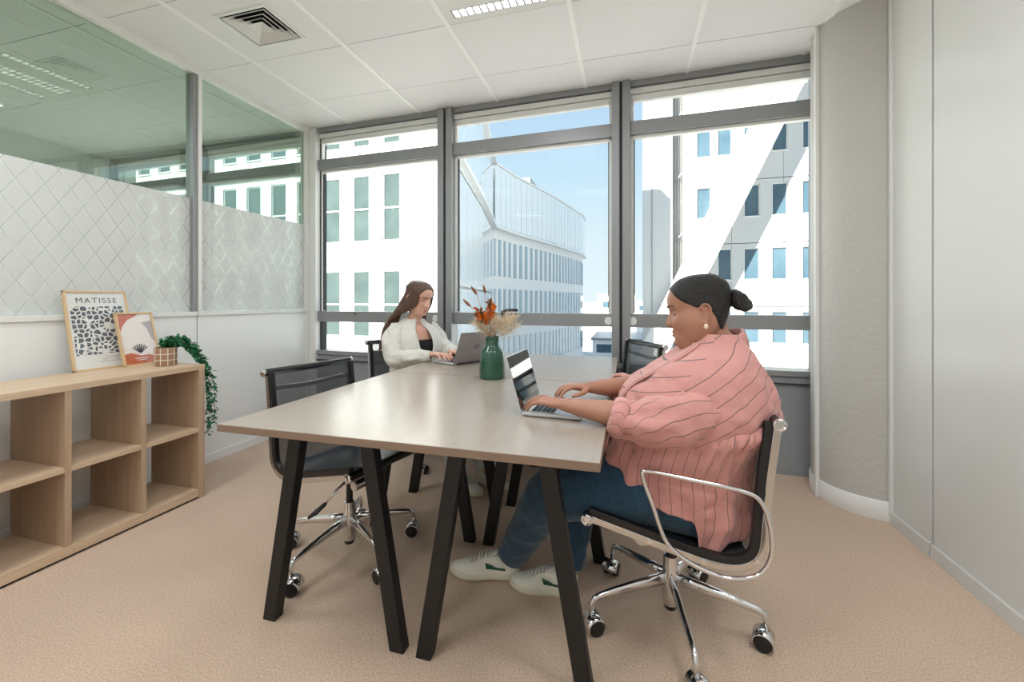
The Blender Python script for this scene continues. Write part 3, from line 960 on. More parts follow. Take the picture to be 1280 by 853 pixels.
    if arms:
        loop = [(0.103, 0.610), (0.085, 0.628), (-0.04, 0.615), (-0.175, 0.598), (-0.222, 0.57), (-0.245, 0.50), (-0.246, 0.42), (-0.212, 0.362), (-0.135, 0.340), (-0.06, 0.356), (0.0, 0.386), (0.04, 0.43), (0.072, 0.52)]
        for s in (-1, 1):
            MB().tube(catmull([(x, s * (HW + 0.046), z + L) for x, z in loop], 6, True), 0.0068, 10, loop=True, caps=False).build('armrest', M_chrome, t, smooth=True)
    return t
chair('empty black swivel chair with mesh back at the near end of the table', (-1.225, 1.64), radians(-14), lift=0.04, phase=44, lever=True)
chair('black swivel chair with chrome arm loops under the woman in pink', (0.147, 1.60), radians(180), phase=62.3, arms=True)
chair('black mesh swivel chair behind the woman in the white cardigan', (-1.50, 2.745), radians(-28.6), lift=0.05, phase=20)
chair('empty mesh back swivel chair in front of the window mullion', (-0.13, 2.80), radians(208), lift=0.07, phase=30, arms=True)

# ------------------------------------------------------------------ cube bookcase
bk = thing('bookcase', 'low pale oak cube bookcase along the glass partition', 'bookcase', (-2.59, 1.2, 0))
bx0, bx1 = -2.78, -2.40
cols = [1.869 - 0.302 * k for k in range(7)]     # divider centres
yl = cols[-1] - 0.0165
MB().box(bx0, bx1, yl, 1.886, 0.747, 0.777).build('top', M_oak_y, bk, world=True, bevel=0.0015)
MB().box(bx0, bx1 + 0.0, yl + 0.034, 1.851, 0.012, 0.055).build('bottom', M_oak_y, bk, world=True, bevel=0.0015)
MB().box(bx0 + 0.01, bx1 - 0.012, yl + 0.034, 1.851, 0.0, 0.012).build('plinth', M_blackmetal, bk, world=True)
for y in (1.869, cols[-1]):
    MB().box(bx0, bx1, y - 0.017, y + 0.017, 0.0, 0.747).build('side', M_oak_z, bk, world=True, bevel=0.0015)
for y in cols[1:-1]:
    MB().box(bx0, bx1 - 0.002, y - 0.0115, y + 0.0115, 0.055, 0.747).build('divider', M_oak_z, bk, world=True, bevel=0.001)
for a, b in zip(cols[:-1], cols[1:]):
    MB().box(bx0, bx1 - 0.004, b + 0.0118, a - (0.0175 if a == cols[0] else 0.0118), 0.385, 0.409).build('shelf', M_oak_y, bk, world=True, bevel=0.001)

# ------------------------------------------------------------------ framed prints leaning on the partition
def print_frame(name, label, loc, rz, lean, w, h, paint):
    t = thing(name, label, 'picture', loc, rz)
    T = Matrix.Rotation(-lean, 4, 'Y')            # local: x out of the picture, y across, z up
    bw, dp = 0.011, 0.016
    f = MB().box(-dp, 0, -w / 2, -w / 2 + bw, 0, h, T).box(-dp, 0, w / 2 - bw, w / 2, 0, h, T).box(-dp, 0, -w / 2, w / 2, 0, bw, T).box(-dp, 0, -w / 2, w / 2, h - bw, h, T)
    f.build('frame', M_frame, t, bevel=0.001)
    paint(t, T, w, h, bw)
    return t

def voronoi_print():
    m = mat('print of grey pebbles on off white paper', (230, 228, 222), 0.25, coat=1.0)
    N, L, b = nodes_of(m)
    tc = N.new('ShaderNodeTexCoord')
    v = N.new('ShaderNodeTexVoronoi'); v.feature = 'DISTANCE_TO_EDGE'; v.inputs['Scale'].default_value = 40; v.inputs['Randomness'].default_value = 0.75
    L.new(tc.outputs['Object'], v.inputs['Vector'])
    g = N.new('ShaderNodeMath'); g.operation = 'GREATER_THAN'; g.inputs[1].default_value = 0.11
    L.new(v.outputs['Distance'], g.inputs[0])
    mx = N.new('ShaderNodeMix'); mx.data_type = 'RGBA'
    mx.inputs[6].default_value = lin((226, 224, 218)); mx.inputs[7].default_value = lin((96, 98, 104))
    L.new(g.outputs[0], mx.inputs[0]); L.new(mx.outputs[2], b.inputs['Base Color'])
    return m
M_pebble = voronoi_print()
M_paper = mat('off white print paper', (226, 225, 220), 0.25, coat=1.0)
M_ink = mat('dark grey ink', (70, 72, 78), 0.5)
M_terra = mat('terracotta ink', (186, 98, 66), 0.25, vary=(26, (206, 120, 88), 0.25), coat=1.0)
M_blush = mat('blush paper', (236, 224, 216), 0.2, coat=1.0)
M_greyink = mat('pale grey ink', (176, 170, 170), 0.4)

def text(name, body, size, parent, M, m):
    cu = bpy.data.curves.new(name, 'FONT')
    cu.body = body; cu.size = size; cu.align_x = 'CENTER'; cu.extrude = 0.0002
    cu.space_character = 1.25
    cu.materials.append(m)
    tmp = bpy.data.objects.new(name, cu); COL.objects.link(tmp)
    me = bpy.data.meshes.new_from_object(tmp.evaluated_get(bpy.context.evaluated_depsgraph_get()))
    bpy.data.objects.remove(tmp)
    if not me.materials: me.materials.append(m)
    o = bpy.data.objects.new(name, me); COL.objects.link(o); o.parent = parent
    o.matrix_local = M; FRAME[o.name] = FRAME[parent.name]
    return o

def paint1(t, T, w, h, bw):
    MB().box(-0.012, -0.006, -w / 2 + bw, w / 2 - bw, bw, h - bw, T).build('print', M_paper, t)
    MB().box(-0.0058, -0.0052, -w / 2 + 0.022, w / 2 - 0.022, 0.085, h * 0.80, T).build('pebble_pattern', M_pebble, t)
    R = T @ Matrix.Translation((-0.0055, 0, h * 0.845)) @ Matrix(((0, 0, 1, 0), (1, 0, 0, 0), (0, 1, 0, 0), (0, 0, 0, 1)))
    text('title', 'MATISSE', 0.042, t, R, M_ink)
    R2 = T @ Matrix.Translation((-0.0055, 0.05, 0.055)) @ Matrix(((0, 0, 1, 0), (1, 0, 0, 0), (0, 1, 0, 0), (0, 0, 0, 1)))
    for k in range(3):
        MB().box(-0.0058, -0.0052, 0.0 - 0.01 * k, 0.10, 0.066 - 0.013 * k, 0.070 - 0.013 * k, T).build('small_print', M_greyink, t)
def paint2(t, T, w, h, bw):
    MB().box(-0.012, -0.006, -w / 2 + bw, w / 2 - bw, bw, h - bw, T).build('print', M_blush, t)
    blob = lambda pts: MB().prism([(y, z) for y, z in pts], -0.0058, -0.0052, T @ Matrix(((0, 0, 1, 0), (1, 0, 0, 0), (0, 1, 0, 0), (0, 0, 0, 1))))
    W2 = w / 2 - bw
    blob([(-W2, bw), (W2, bw), (W2, bw + 0.028), (W2 * 0.5, bw + 0.05), (0.0, bw + 0.046), (-W2 * 0.55, bw + 0.066), (-W2, bw + 0.06)]).build('terracotta_ground', M_terra, t)
    blob([(-W2, h - bw), (-W2, h * 0.62), (-W2 * 0.8, h * 0.74), (-W2 * 0.45, h * 0.86), (0.0, h * 0.92), (0.02, h - bw)]).build('terracotta_corner', M_terra, t)
    blob([(W2 * 0.35, h * 0.80), (W2, h * 0.84), (W2, h * 0.42), (W2 * 0.8, h * 0.5), (W2 * 0.62, h * 0.7)]).build('grey_shape', M_greyink, t)
    for k in range(7):
        a = -0.9 + 0.3 * k
        MB().box(-0.0058, -0.005, -0.003, 0.003, 0, 0.05, T @ Matrix.Translation((0, 0.0, 0.075)) @ Matrix.Rotation(a, 4, 'X')).build('sprig', M_ink, t)
    for k in range(2):
        MB().box(-0.0051, -0.0048, -0.035 + 0.01 * k, 0.035 - 0.01 * k, 0.042 - 0.011 * k, 0.046 - 0.011 * k, T).build('small_print', M_blush, t)
print_frame('framed_print', 'taller framed print of grey pebble shapes titled in capitals', (-2.752, 1.615, 0.777), 0.0, radians(12.0), 0.285, 0.437, paint1)
print_frame('framed_print', 'smaller framed print in terracotta and blush beside the potted ivy', (-2.705, 1.765, 0.777), radians(3), radians(14), 0.198, 0.315, paint2)

# ------------------------------------------------------------------ trailing ivy in a gridded pot
iv = thing('potted_ivy', 'trailing green ivy in a brown pot with pale grid lines', 'plant', (-2.565, 1.785, 0.777))
r0 = 0.052
pot = MB().lathe([(r0 - 0.004, 0.0), (r0, 0.003), (r0, 0.100), (r0 - 0.002, 0.104), (r0 - 0.008, 0.104), (r0 - 0.010, 0.085), (0.002, 0.085)], n=32).build('pot', M_pot, iv, smooth=True, angle=40)
gl = MB()
for z in (0.034, 0.068):
    gl.lathe([(r0 - 0.001, z - 0.002), (r0 + 0.0012, z - 0.002), (r0 + 0.0012, z + 0.002), (r0 - 0.001, z + 0.002)], n=32)
for k in range(10):
    a = 2 * pi * k / 10 + 0.2
    gl.box(r0 - 0.001, r0 + 0.0013, -0.0018, 0.0018, 0.001, 0.103, Matrix.Rotation(a, 4, 'Z'))
gl.build('grid_lines', M_potline, pot)
rnd = random.Random(3)
def leafshape(mb, p, d, up, s):
    d = d.normalized(); w = d.cross(up)
    if w.length < 1e-3: w = Vector((1, 0, 0))
    w.normalize(); n = w.cross(d)
    pts = [p, p + d * s * 0.35 + w * s * 0.34 + n * s * 0.05, p + d * s * 0.7 + w * s * 0.22, p + d * s - n * s * 0.1, p + d * s * 0.7 - w * s * 0.22, p + d * s * 0.35 - w * s * 0.34 + n * s * 0.05, p + d * s * 0.5 - n * s * 0.07]
    mb.add(pts, [(0, 1, 6), (1, 2, 6), (2, 3, 6), (3, 4, 6), (4, 5, 6), (5, 0, 6)])
strands = [
    [(0, 0.0, 0.09), (0.02, 0.05, 0.15), (0.045, 0.10, 0.11), (0.10, 0.13, 0.02), (0.13, 0.15, -0.10), (0.135, 0.155, -0.25), (0.13, 0.15, -0.42)],
    [(0.01, 0.01, 0.09), (0.03, 0.06, 0.13), (0.06, 0.12, 0.08), (0.12, 0.15, 0.0), (0.15, 0.17, -0.15), (0.155, 0.17, -0.36)],
    [(0, 0.01, 0.09), (0.03, 0.08, 0.12), (0.05, 0.13, 0.06), (0.09, 0.15, -0.03), (0.11, 0.155, -0.18), (0.115, 0.16, -0.30)],
    [(0, 0, 0.09), (0.03, 0.03, 0.14), (0.06, 0.07, 0.12), (0.09, 0.11, 0.04), (0.115, 0.16, -0.06)],
    [(0, 0, 0.09), (-0.01, 0.02, 0.13), (0.0, 0.03, 0.165)],
    [(0, 0, 0.09), (0.01, -0.02, 0.13), (0.02, -0.03, 0.15)],
    [(0, 0, 0.09), (0.02, 0.06, 0.16), (0.03, 0.10, 0.14), (0.05, 0.14, 0.09)],
]
stm = MB(); lf = MB()
for sn in strands:
    pth = catmull(sn, 10)
    stm.tube(pth, 0.0014, 5)
    for i in range(4, len(pth)):
        for q in range(3):
            d = Vector((rnd.uniform(-1, 1), rnd.uniform(-1, 1), rnd.uniform(-0.9, 0.35)))
            leafshape(lf, pth[i] + Vector((rnd.uniform(-.008, .008), rnd.uniform(-.008, .008), rnd.uniform(-.008, .008))), d, Vector((rnd.uniform(-.4, .4), rnd.uniform(-.4, .4), 1)), rnd.uniform(0.020, 0.034))
stm.build('stem', M_stem, iv)
lf.build('foliage', M_leaf, iv)['kind'] = 'stuff'

# ------------------------------------------------------------------ vase with dried flowers
vs_ = thing('vase', 'green glazed bottle vase holding dried flowers on the table', 'vase', (-0.675, 2.05, 0.7506))
MB().lathe([(0.060, 0.0), (0.066, 0.003), (0.0675, 0.012), (0.066, 0.06), (0.063, 0.105), (0.060, 0.135), (0.055, 0.146), (0.040, 0.163), (0.0365, 0.172), (0.036, 0.206), (0.0375, 0.214), (0.036, 0.216), (0.032, 0.214), (0.031, 0.17), (0.02, 0.15), (0.004, 0.14)], n=40).build('body', M_vase, vs_, smooth=True, angle=50)
dr = thing('dried_bouquet', 'dried bouquet of cream pampas and orange seed heads in the green vase', 'flowers', (-0.675, 2.05, 0.92))
RX = Vector((cos(radians(15.5)), sin(radians(15.5)), 0)); RF = Vector((-sin(radians(15.5)), cos(radians(15.5)), 0))
def bq(r, f, z): return RX * r + RF * f + Vector((0, 0, z))
rnd = random.Random(11)
for k in range(9):        # cream pampas fans, mostly to the right
    r1, f1, z1 = 0.055 + 0.075 * cos(k * 1.9) * rnd.uniform(.6, 1), 0.06 * sin(k * 1.9), rnd.uniform(0.13, 0.17)
    if k in (3, 6): r1 = -0.075; z1 = 0.12
    if k == 8: r1, f1, z1 = 0.125, 0.0, 0.10
    base, tip = bq(0.008 * cos(k), 0.008 * sin(k), 0.02), bq(r1, f1, z1)
    MB().tube([base, (base + tip) / 2, tip], 0.0014, 5).build('stem', M_straw, dr)
    pl = MB()
    for q in range(150):
        t_ = rnd.uniform(0.35, 1.0)
        p = base.lerp(tip, t_)
        out = Vector((rnd.gauss(0, 1), rnd.gauss(0, 1), rnd.gauss(0, 1))).normalized()
        d = (tip - base).normalized() * rnd.uniform(0.4, 1.1) + out
        e = p + d.normalized() * rnd.uniform(0.03, 0.06)
        side = d.cross(Vector((rnd.random(), rnd.random(), rnd.random()))).normalized() * 0.0011
        mid = p.lerp(e, 0.5) + out * 0.004
        pl.add([p - side, p + side, mid + side, mid - side, e], [(0, 1, 2, 3), (3, 2, 4)])
    pl.build('pampas_plume', M_pampas, dr)['kind'] = 'stuff'
for k in range(8):        # orange heads to the left
    tip = bq(-0.085 + 0.085 * (k / 7) + rnd.uniform(-.01, .01), rnd.uniform(-0.05, 0.02), rnd.uniform(0.13, 0.22))
    base = bq(-0.006, 0, 0.02)
    MB().tube([base, (base + tip) / 2 + Vector((0, 0, 0.01)), tip], 0.0014, 5).build('stem', M_straw, dr)
    hd = MB()
    for q in range(26):
        t_ = rnd.uniform(0.6, 1.05)
        p = base.lerp(tip, t_)
        d = (tip - base).normalized() + Vector((rnd.gauss(0, .6), rnd.gauss(0, .6), rnd.gauss(0, .6)))
        leafshape(hd, p, d, Vector((rnd.random(), rnd.random(), 1)), rnd.uniform(0.022, 0.034))
    hd.build('orange_head', M_orange if k % 3 else M_brown, dr)
for r1, z1 in ((-0.078, 0.262), (-0.035, 0.268), (-0.11, 0.2)):
    base, tip = bq(-0.006, 0, 0.02), bq(r1, -0.01, z1)
    MB().tube([base, (base + tip) / 2, tip], 0.0013, 5).build('stem', M_straw, dr)
    d = (tip - base).normalized() + RX * (-0.4 if r1 < -0.05 else -0.1)
    MB().tube([tip - d * 0.0, tip + d * 0.012, tip + d * 0.03, tip + d * 0.042], [0.003, 0.0075, 0.0065, 0.002], 8, round_ends=True).build('seed_head', M_brown, dr, smooth=True)

# ------------------------------------------------------------------ laptops
def laptop(label, hinge, rz, open_deg, w, d, lidm, mark):
    """local: x from hinge towards the user, y across"""
    t = thing('laptop', label, 'laptop', (hinge[0], hinge[1], 0.7512), rz)
    MB().box(0.004, d, -w / 2, w / 2, 0.002, 0.014).build('base', M_lapsil, t, bevel=0.003)
    kb = MB().box(0.03, 0.115, -w / 2 + 0.02, w / 2 - 0.02, 0.0138, 0.0146).build('keyboard_well', M_lapsil, t)
    for r in range(5):
        n = 13
        for k in range(n):
            y0 = -w / 2 + 0.022 + (w - 0.044) * k / n
            MB().box(0.033 + 0.0165 * r, 0.0465 + 0.0165 * r, y0 + 0.001, y0 + (w - 0.044) / n - 0.001, 0.0146, 0.0158).build('key', M_key, kb)
    MB().box(0.128, d - 0.012, -0.05, 0.05, 0.0138, 0.0144).build('trackpad', M_lapt, t)
    T = Matrix.Translation((0.002, 0, 0.012)) @ Matrix.Rotation(radians(90 - open_deg), 4, 'Y')
    MB().box(-0.005, 0.0, -w / 2, w / 2, 0.0, d * 0.97, T).build('lid', lidm, t, bevel=0.002)
    MB().box(-0.0006, 0.0012, -w / 2 + 0.004, w / 2 - 0.004, 0.008, d * 0.97 - 0.004, T).build('screen', M_screen, t)
    MB().tube([(0.0, -w / 2 + 0.03, 0.011), (0.0, w / 2 - 0.03, 0.011)], 0.005, 10).build('hinge', M_key, t, smooth=True)
    if mark:
        e = MB()
        for k in range(4):
            y = -0.017 + 0.0105 * k
            e.add([T @ Vector((-0.0056, y + a, z)) for a, z in ((0, d * 0.5 - 0.016), (0.005, d * 0.5 - 0.016), (-0.004, d * 0.5 + 0.016), (-0.009, d * 0.5 + 0.016))], [(0, 1, 2, 3)])
        e.build('lid_mark', M_mark, t)
    return t
laptop('small open laptop with a dark screen under the hands of the woman in pink', (-0.352, 1.535), radians(-2), 106, 0.272, 0.205, M_lapsil, False)
laptop('grey open laptop with a small slanted mark on its lid beside the vase', (-0.955, 2.49), radians(151.4), 112, 0.30, 0.215, M_lapt, True)
# ------------------------------------------------------------------ people
HEAD = [  # z, front, back, half width
    (-0.125, 0.048, 0.020, 0.030), (-0.116, 0.076, 0.030, 0.043), (-0.098, 0.087, 0.048, 0.055), (-0.072, 0.086, 0.064, 0.064),
    (-0.045, 0.087, 0.078, 0.070), (-0.018, 0.088, 0.091, 0.0735), (0.006, 0.087, 0.099, 0.0755), (0.026, 0.092, 0.104, 0.077),
    (0.050, 0.092, 0.107, 0.077), (0.075, 0.081, 0.102, 0.072), (0.098, 0.058, 0.082, 0.058), (0.113, 0.034, 0.055, 0.038), (0.1205, 0.004, 0.012, 0.010)]
class Head:
    def __init__(s, M, full=0.0):
        s.M = M              # local (x face, y left, z up) -> world
        s.full = full        # fuller cheeks and chin
        s.n = 2.25
    def par(s, z):
        F, B, Wd = interp(HEAD, z)
        f = s.full
        lo = sstep(0.03, -0.05, z)
        return F + 0.006 * f * sstep(-0.06, -0.11, z), B, Wd + f * 0.013 * lo
    def disp(s, y, z):
        d = 0.0
        ay = abs(y)
        # nose: bridge to tip, wings
        t = (0.012 - z) / 0.048
        if -0.2 < t < 1.35:
            pr = 0.003 + 0.023 * max(0.0, min(1.0, t)) ** 1.15 if t <= 1 else 0.026 * max(0.0, 1 - (t - 1) / 0.30) ** 0.8
            if t < 0: pr *= sstep(-0.2, 0, t)
            sg = 0.0075 + 0.0055 * max(0, min(1, t))
            d += pr * exp(-(y / sg) ** 2)
        d += 0.007 * exp(-((ay - 0.0135) / 0.006) ** 2 - ((z + 0.036) / 0.009) ** 2)
        # lips and chin
        d += 0.0075 * exp(-(y / 0.021) ** 4 - ((z + 0.062) / 0.0065) ** 2)
        d += 0.0080 * exp(-(y / 0.018) ** 4 - ((z + 0.0755) / 0.0065) ** 2)
        d -= 0.0035 * exp(-(y / 0.02) ** 2 - ((z + 0.088) / 0.007) ** 2)
        d += 0.004 * exp(-(y / 0.016) ** 2 - ((z + 0.108) / 0.010) ** 2)
        # eye sockets, brow, cheek
        d -= 0.0085 * exp(-((ay - 0.032) / 0.016) ** 2 - ((z - 0.001) / 0.013) ** 2)
        d += 0.0035 * exp(-((ay - 0.03) / 0.022) ** 2 - ((z - 0.024) / 0.009) ** 2)
        d += (0.003 + 0.004 * s.full) * exp(-((ay - 0.042) / 0.02) ** 2 - ((z + 0.034) / 0.022) ** 2)
        return d
    def front(s, y, z):
        F, B, Wd = s.par(z)
        q = min(0.98, abs(y) / Wd)
        return Vector((F * (1 - q ** s.n) ** (1 / s.n) + s.disp(y, z), y, z))
    def pt(s, a, z, off=0.0):
        F, B, Wd = s.par(z)
        c, sn = cos(a), sin(a)
        R = F if c >= 0 else B
        k = (abs(c) ** s.n + abs(sn) ** s.n) ** (-1 / s.n)
        x, y = R * c * k, Wd * sn * k
        if c > 0:
            x += s.disp(y, z) * min(1, c * 1.6)
        p = Vector((x, y, z))
        if off:
            n = Vector((x / max(R, .01) ** 2 * .008, y / max(Wd, .01) ** 2 * .008, z / 0.12 ** 2 * .008))
            p += n.normalized() * off
        return p
    def w(s, p): return s.M @ Vector(p)
    def add(s, mb, na=72, nz=84):
        rings = []
        for j in range(nz + 1):
            z = -0.1248 + (0.1204 + 0.1248) * j / nz
            rings.append([s.w(s.pt(2 * pi * k / na, z)) for k in range(na)])
        mb.loft(rings)
        for sd in (-1, 1):      # ears
            c = Vector((-0.012, sd * 0.0755 + sd * 0.006 * s.full, -0.012))
            rim = [c + Vector((0.006, 0.0, -0.028)), c + Vector((-0.004, sd * 0.006, -0.024)), c + Vector((-0.014, sd * 0.010, -0.006)), c + Vector((-0.019, sd * 0.013, 0.012)), c + Vector((-0.012, sd * 0.012, 0.027)), c + Vector((0.002, sd * 0.008, 0.029)), c + Vector((0.010, sd * 0.003, 0.018))]
            mb.tube([s.w(p) for p in catmull(rim, 4)], 0.0042, 8, round_ends=True)
            mb.tube([s.w(c + Vector((-0.003, 0, -0.02))), s.w(c + Vector((-0.006, sd * 0.004, 0.015)))], [(0.013, 0.004), (0.015, 0.004)], 12, up=s.M.to_3x3() @ Vector((0, 1, 0)), round_ends=True)
            mb.tube([s.w(c + Vector((0.004, 0, -0.028))), s.w(c + Vector((0.0, sd * 0.004, -0.033)))], 0.006, 8, round_ends=True)
    def features(s, parent, M_lip, M_brw, lid=0.65, M_skin=None, look=-0.4):
        for sd in (-1, 1):
            p0 = s.front(sd * 0.032, 0.001)
            ce = p0 + Vector((-0.0075, 0, 0))
            R3 = s.M.to_3x3()
            eb = MB().ell(s.w(ce), (0.0118, 0.0118, 0.0118), None, 16, 12)
            e = eb.build('eye', M_eyew, parent, smooth=True, world=True)
            MB().ell(s.w(ce + Vector((0.0072, 0, look * 0.012))), (0.0054, 0.0054, 0.0054), None, 12, 8).build('iris', M_eyed, e, smooth=True, world=True)
            rings = []
            for i in range(8):            # upper lid, drawn down over the eye
                t = -0.35 + (2.35 - (1 - lid) * 0.9) * i / 7
                th = pi / 2 + 0.6 - t * 1.15
                rings.append([s.w(ce + Vector((0.0128 * cos(ph) * cos(th - .35), 0.0132 * sin(ph), 0.0128 * cos(ph) * sin(th - .35)))) for ph in [radians(-82 + 164 * k / 12) for k in range(13)]])
            MB().loft(rings, closed=False).build('eyelid', M_skin, parent, smooth=True, world=True, solid=0.0012)
            MB().tube(rings[-1], [0.0004 + 0.0011 * sin(pi * k / 12) for k in range(13)], 6).build('eyelash', M_brow, parent, smooth=True, world=True)
            br = [s.w(s.front(sd * (0.013 + 0.04 * t), 0.0235 + 0.008 * sin(t * 2.2) - 0.004 * t) + Vector((0.0008, 0, 0))) for t in [i / 9 for i in range(10)]]
            MB().tube(br, [(0.0036 * (1 - 0.75 * i / 9), 0.0016) for i in range(10)], 8, up=s.M.to_3x3() @ Vector((1, 0, 0)), round_ends=True).build('eyebrow', M_brw, parent, smooth=True, world=True)
        rows = []
        for i in range(9):
            q = i / 8
            row = []
            for k in range(17):
                y = -0.023 + 0.046 * k / 16
                e = 1 - (abs(y) / 0.0235) ** 2
                zu = -0.0685 + 0.0115 * e ** 0.8 - 0.002 * exp(-(y / 0.004) ** 2)
                zl = -0.0685 - 0.0125 * e ** 0.8
                z = zl + (zu - zl) * q
                p = s.front(y, z)
                gap = 0.0025 * exp(-((z + 0.0688) / 0.0016) ** 2)
                row.append(s.w(p + Vector((0.0009 - gap - 0.0009 * (1 - e), 0, 0))))
            rows.append(row)
        MB().loft(rows, closed=False).build('lips', M_lip, parent, smooth=True, world=True)
    def cap(s, mask, off, na=120, nz=90, zlo=-0.11):
        mb = MB(); rings = []
        for j in range(nz + 1):
            z = zlo + (0.1204 - zlo) * j / nz
            row = []
            for k in range(na):
                a = 2 * pi * k / na
                m_ = mask(a if a <= pi else 2 * pi - a, z)
                row.append(s.w(s.pt(a, z, -0.007 + (off + 0.007) * m_)))
            rings.append(row)
        mb.loft(rings, cap0=True)
        return mb

def hand(mb, wrist, fwd, up, thumb, bend=(18, 32, 22), size=1.0, spread=7, first=0.0):
    """palm, four unequal fingers and a thumb; thumb = unit vector towards the thumb side"""
    wrist = Vector(wrist); f = Vector(fwd).normalized(); u = Vector(up); u = (u - f * u.dot(f)).normalized()
    t = Vector(thumb); t = (t - f * t.dot(f) - u * t.dot(u)).normalized()
    S = size
    mb.tube([wrist - f * 0.03 * S, wrist, wrist + f * 0.035 * S, wrist + f * 0.066 * S, wrist + f * 0.082 * S], [(0.024 * S, 0.019 * S), (0.025 * S, 0.0185 * S), (0.033 * S, 0.0165 * S), (0.037 * S, 0.0135 * S), (0.036 * S, 0.011 * S)], 16, up=u, round_ends=True)
    lens = (0.070, 0.078, 0.072, 0.056)
    for i, L_ in enumerate(lens):
        off = (0.0295 - 0.0197 * i) * S
        base = wrist + f * ((0.068 + (0.004 if i in (1, 2) else 0) - (0.008 if i == 3 else 0)) * S) + t * off + u * 0.001
        ang = radians(spread * (1.5 - i) * 0.8)
        d = (f * cos(ang) + t * sin(ang)).normalized()
        pts = [base, base + d * 0.018 * S]
        pitch = radians(first)
        rads = [0.0088 * S, 0.0088 * S]
        for q, (seg, bd) in enumerate(zip((0.44, 0.31, 0.25), bend)):
            pitch += radians(bd * (1 + 0.08 * (i - 1)))
            dd = d * cos(pitch) - u * sin(pitch)
            pts.append(pts[-1] + dd * L_ * seg * S)
            rads.append((0.0082 - 0.0009 * q - (0.0007 if i == 3 else 0)) * S)
        mb.tube(pts, rads, 10, up=None, round_ends=True)
    b0 = wrist + f * 0.018 * S + t * 0.02 * S - u * 0.004
    b1 = b0 + (f * 0.55 + t * 0.65 - u * 0.25).normalized() * 0.036 * S
    b2 = b1 + (f * 0.86 + t * 0.32 - u * 0.30).normalized() * 0.031 * S
    b3 = b2 + (f * 0.95 + t * 0.02 - u * 0.30).normalized() * 0.024 * S
    mb.tube([b0, b1, b2, b3], [0.0135 * S, 0.011 * S, 0.0092 * S, 0.0075 * S], 10, round_ends=True)

def nz3(p, s, seed=0.0): return noise.noise(Vector((p.x * s + seed, p.y * s - seed, p.z * s + 2 * seed)))

def torso_shell(tab, zb, zt, hem, na=96, nz=60, off=0.0, fold=0.0, gap=None, fwd=Vector((-1, 0, 0)), org=Vector((0, 0, 0)), seed=0.0, sfun=None, n=2.3, crease=None):
    """open garment tube: tab z -> (front, back, half width) measured along fwd from org; hem(a) gives the lower edge.
    gap = opening angle at the front (radians, function of height)"""
    left = Vector((0, 0, 1)).cross(fwd)
    mb = MB(); rings = []; uvs = []
    for j in range(nz + 1):
        row, ur = [], []
        t = j / nz
        cols = na if gap is None else na + 1
        for k in range(cols):
            if gap is None: a = 2 * pi * k / na
            else: a = None
            if gap is not None:
                zz = zb + (zt - zb) * t
                g = gap(zz)
                a = g + (2 * pi - 2 * g) * k / na
            h = hem(a)
            z = h + (zt - h) * t
            Fr, Bk, Wd = interp(tab, z)
            cx, ha = (Fr + Bk) / 2, (Fr - Bk) / 2
            c, s_ = cos(a), sin(a)
            kk = (abs(c) ** n + abs(s_) ** n) ** (-1 / n)
            x, y = cx + ha * c * kk, Wd * s_ * kk
            p = org + fwd * x + left * y; p.z = z
            p0 = p.copy()
            nn = (fwd * (c / max(ha, .03)) + left * (s_ / max(Wd, .03))).normalized()
            d = off
            if fold:
                q = Vector((p.x, p.y, p.z * 0.45))
                d += fold * (1.3 * nz3(q, 9, seed) + 0.6 * nz3(q, 21, seed + 3) + 0.35 * nz3(p, 34, seed + 7))
                d += fold * 0.55 * sin(a * 15 + 3 * nz3(p, 5, seed)) * sstep(0.5, 0.0, t)
            if crease: d += crease(a, z, p)
            row.append(p + nn * d)
            ur.append((sfun(a, z, p0) if sfun else a * Wd, z))
        if gap is None:
            ur.append((sfun(2 * pi, row[0].z, row[0]) if sfun else 2 * pi * Wd, ur[0][1]))
        rings.append(row); uvs.append(ur)
    mb.loft(rings, closed=gap is None, cap0=False, cap1=False, uv=uvs)
    return mb

def sleeve(path, radii, seed, fold=0.006, na=40, n=8, up=(0, 0, 1), squash=1.0):
    """open cloth tube along a path with creases; u runs round it"""
    P = catmull(path, n)
    mb = MB(); rings, uvs = [], []
    L = len(P)
    ln = 0.0
    for i, p in enumerate(P):
        t = (P[min(i + 1, L - 1)] - P[max(i - 1, 0)]).normalized()
        u = Vector(up); u = (u - t * u.dot(t)).normalized(); w = t.cross(u)
        q = i / (L - 1) * (len(radii) - 1)
        k0 = min(int(q), len(radii) - 2)
        r = radii[k0] + (radii[k0 + 1] - radii[k0]) * sstep(0, 1, q - k0)
        if i: ln += (P[i] - P[i - 1]).length
        row, ur = [], []
        for k in range(na):
            a = 2 * pi * k / na
            pp = p + (w * cos(a) + u * sin(a) * squash) * r
            x = Vector((cos(a) * 1.6, sin(a) * 1.6, ln * 9))
            d = fold * (1.2 * nz3(x, 1.0, seed) + 0.8 * noise.noise(Vector((a * 0.8 + ln * 6, ln * 22, seed))) + 0.4 * nz3(pp, 40, seed))
            row.append(pp + (w * cos(a) + u * sin(a)) * d)
            ur.append((a * r * 0.9, ln))
        ur.append((2 * pi * r * 0.9, ln))
        rings.append(row); uvs.append(ur)
    mb.loft(rings, cap0=False, cap1=False, uv=uvs)
    return mb, P

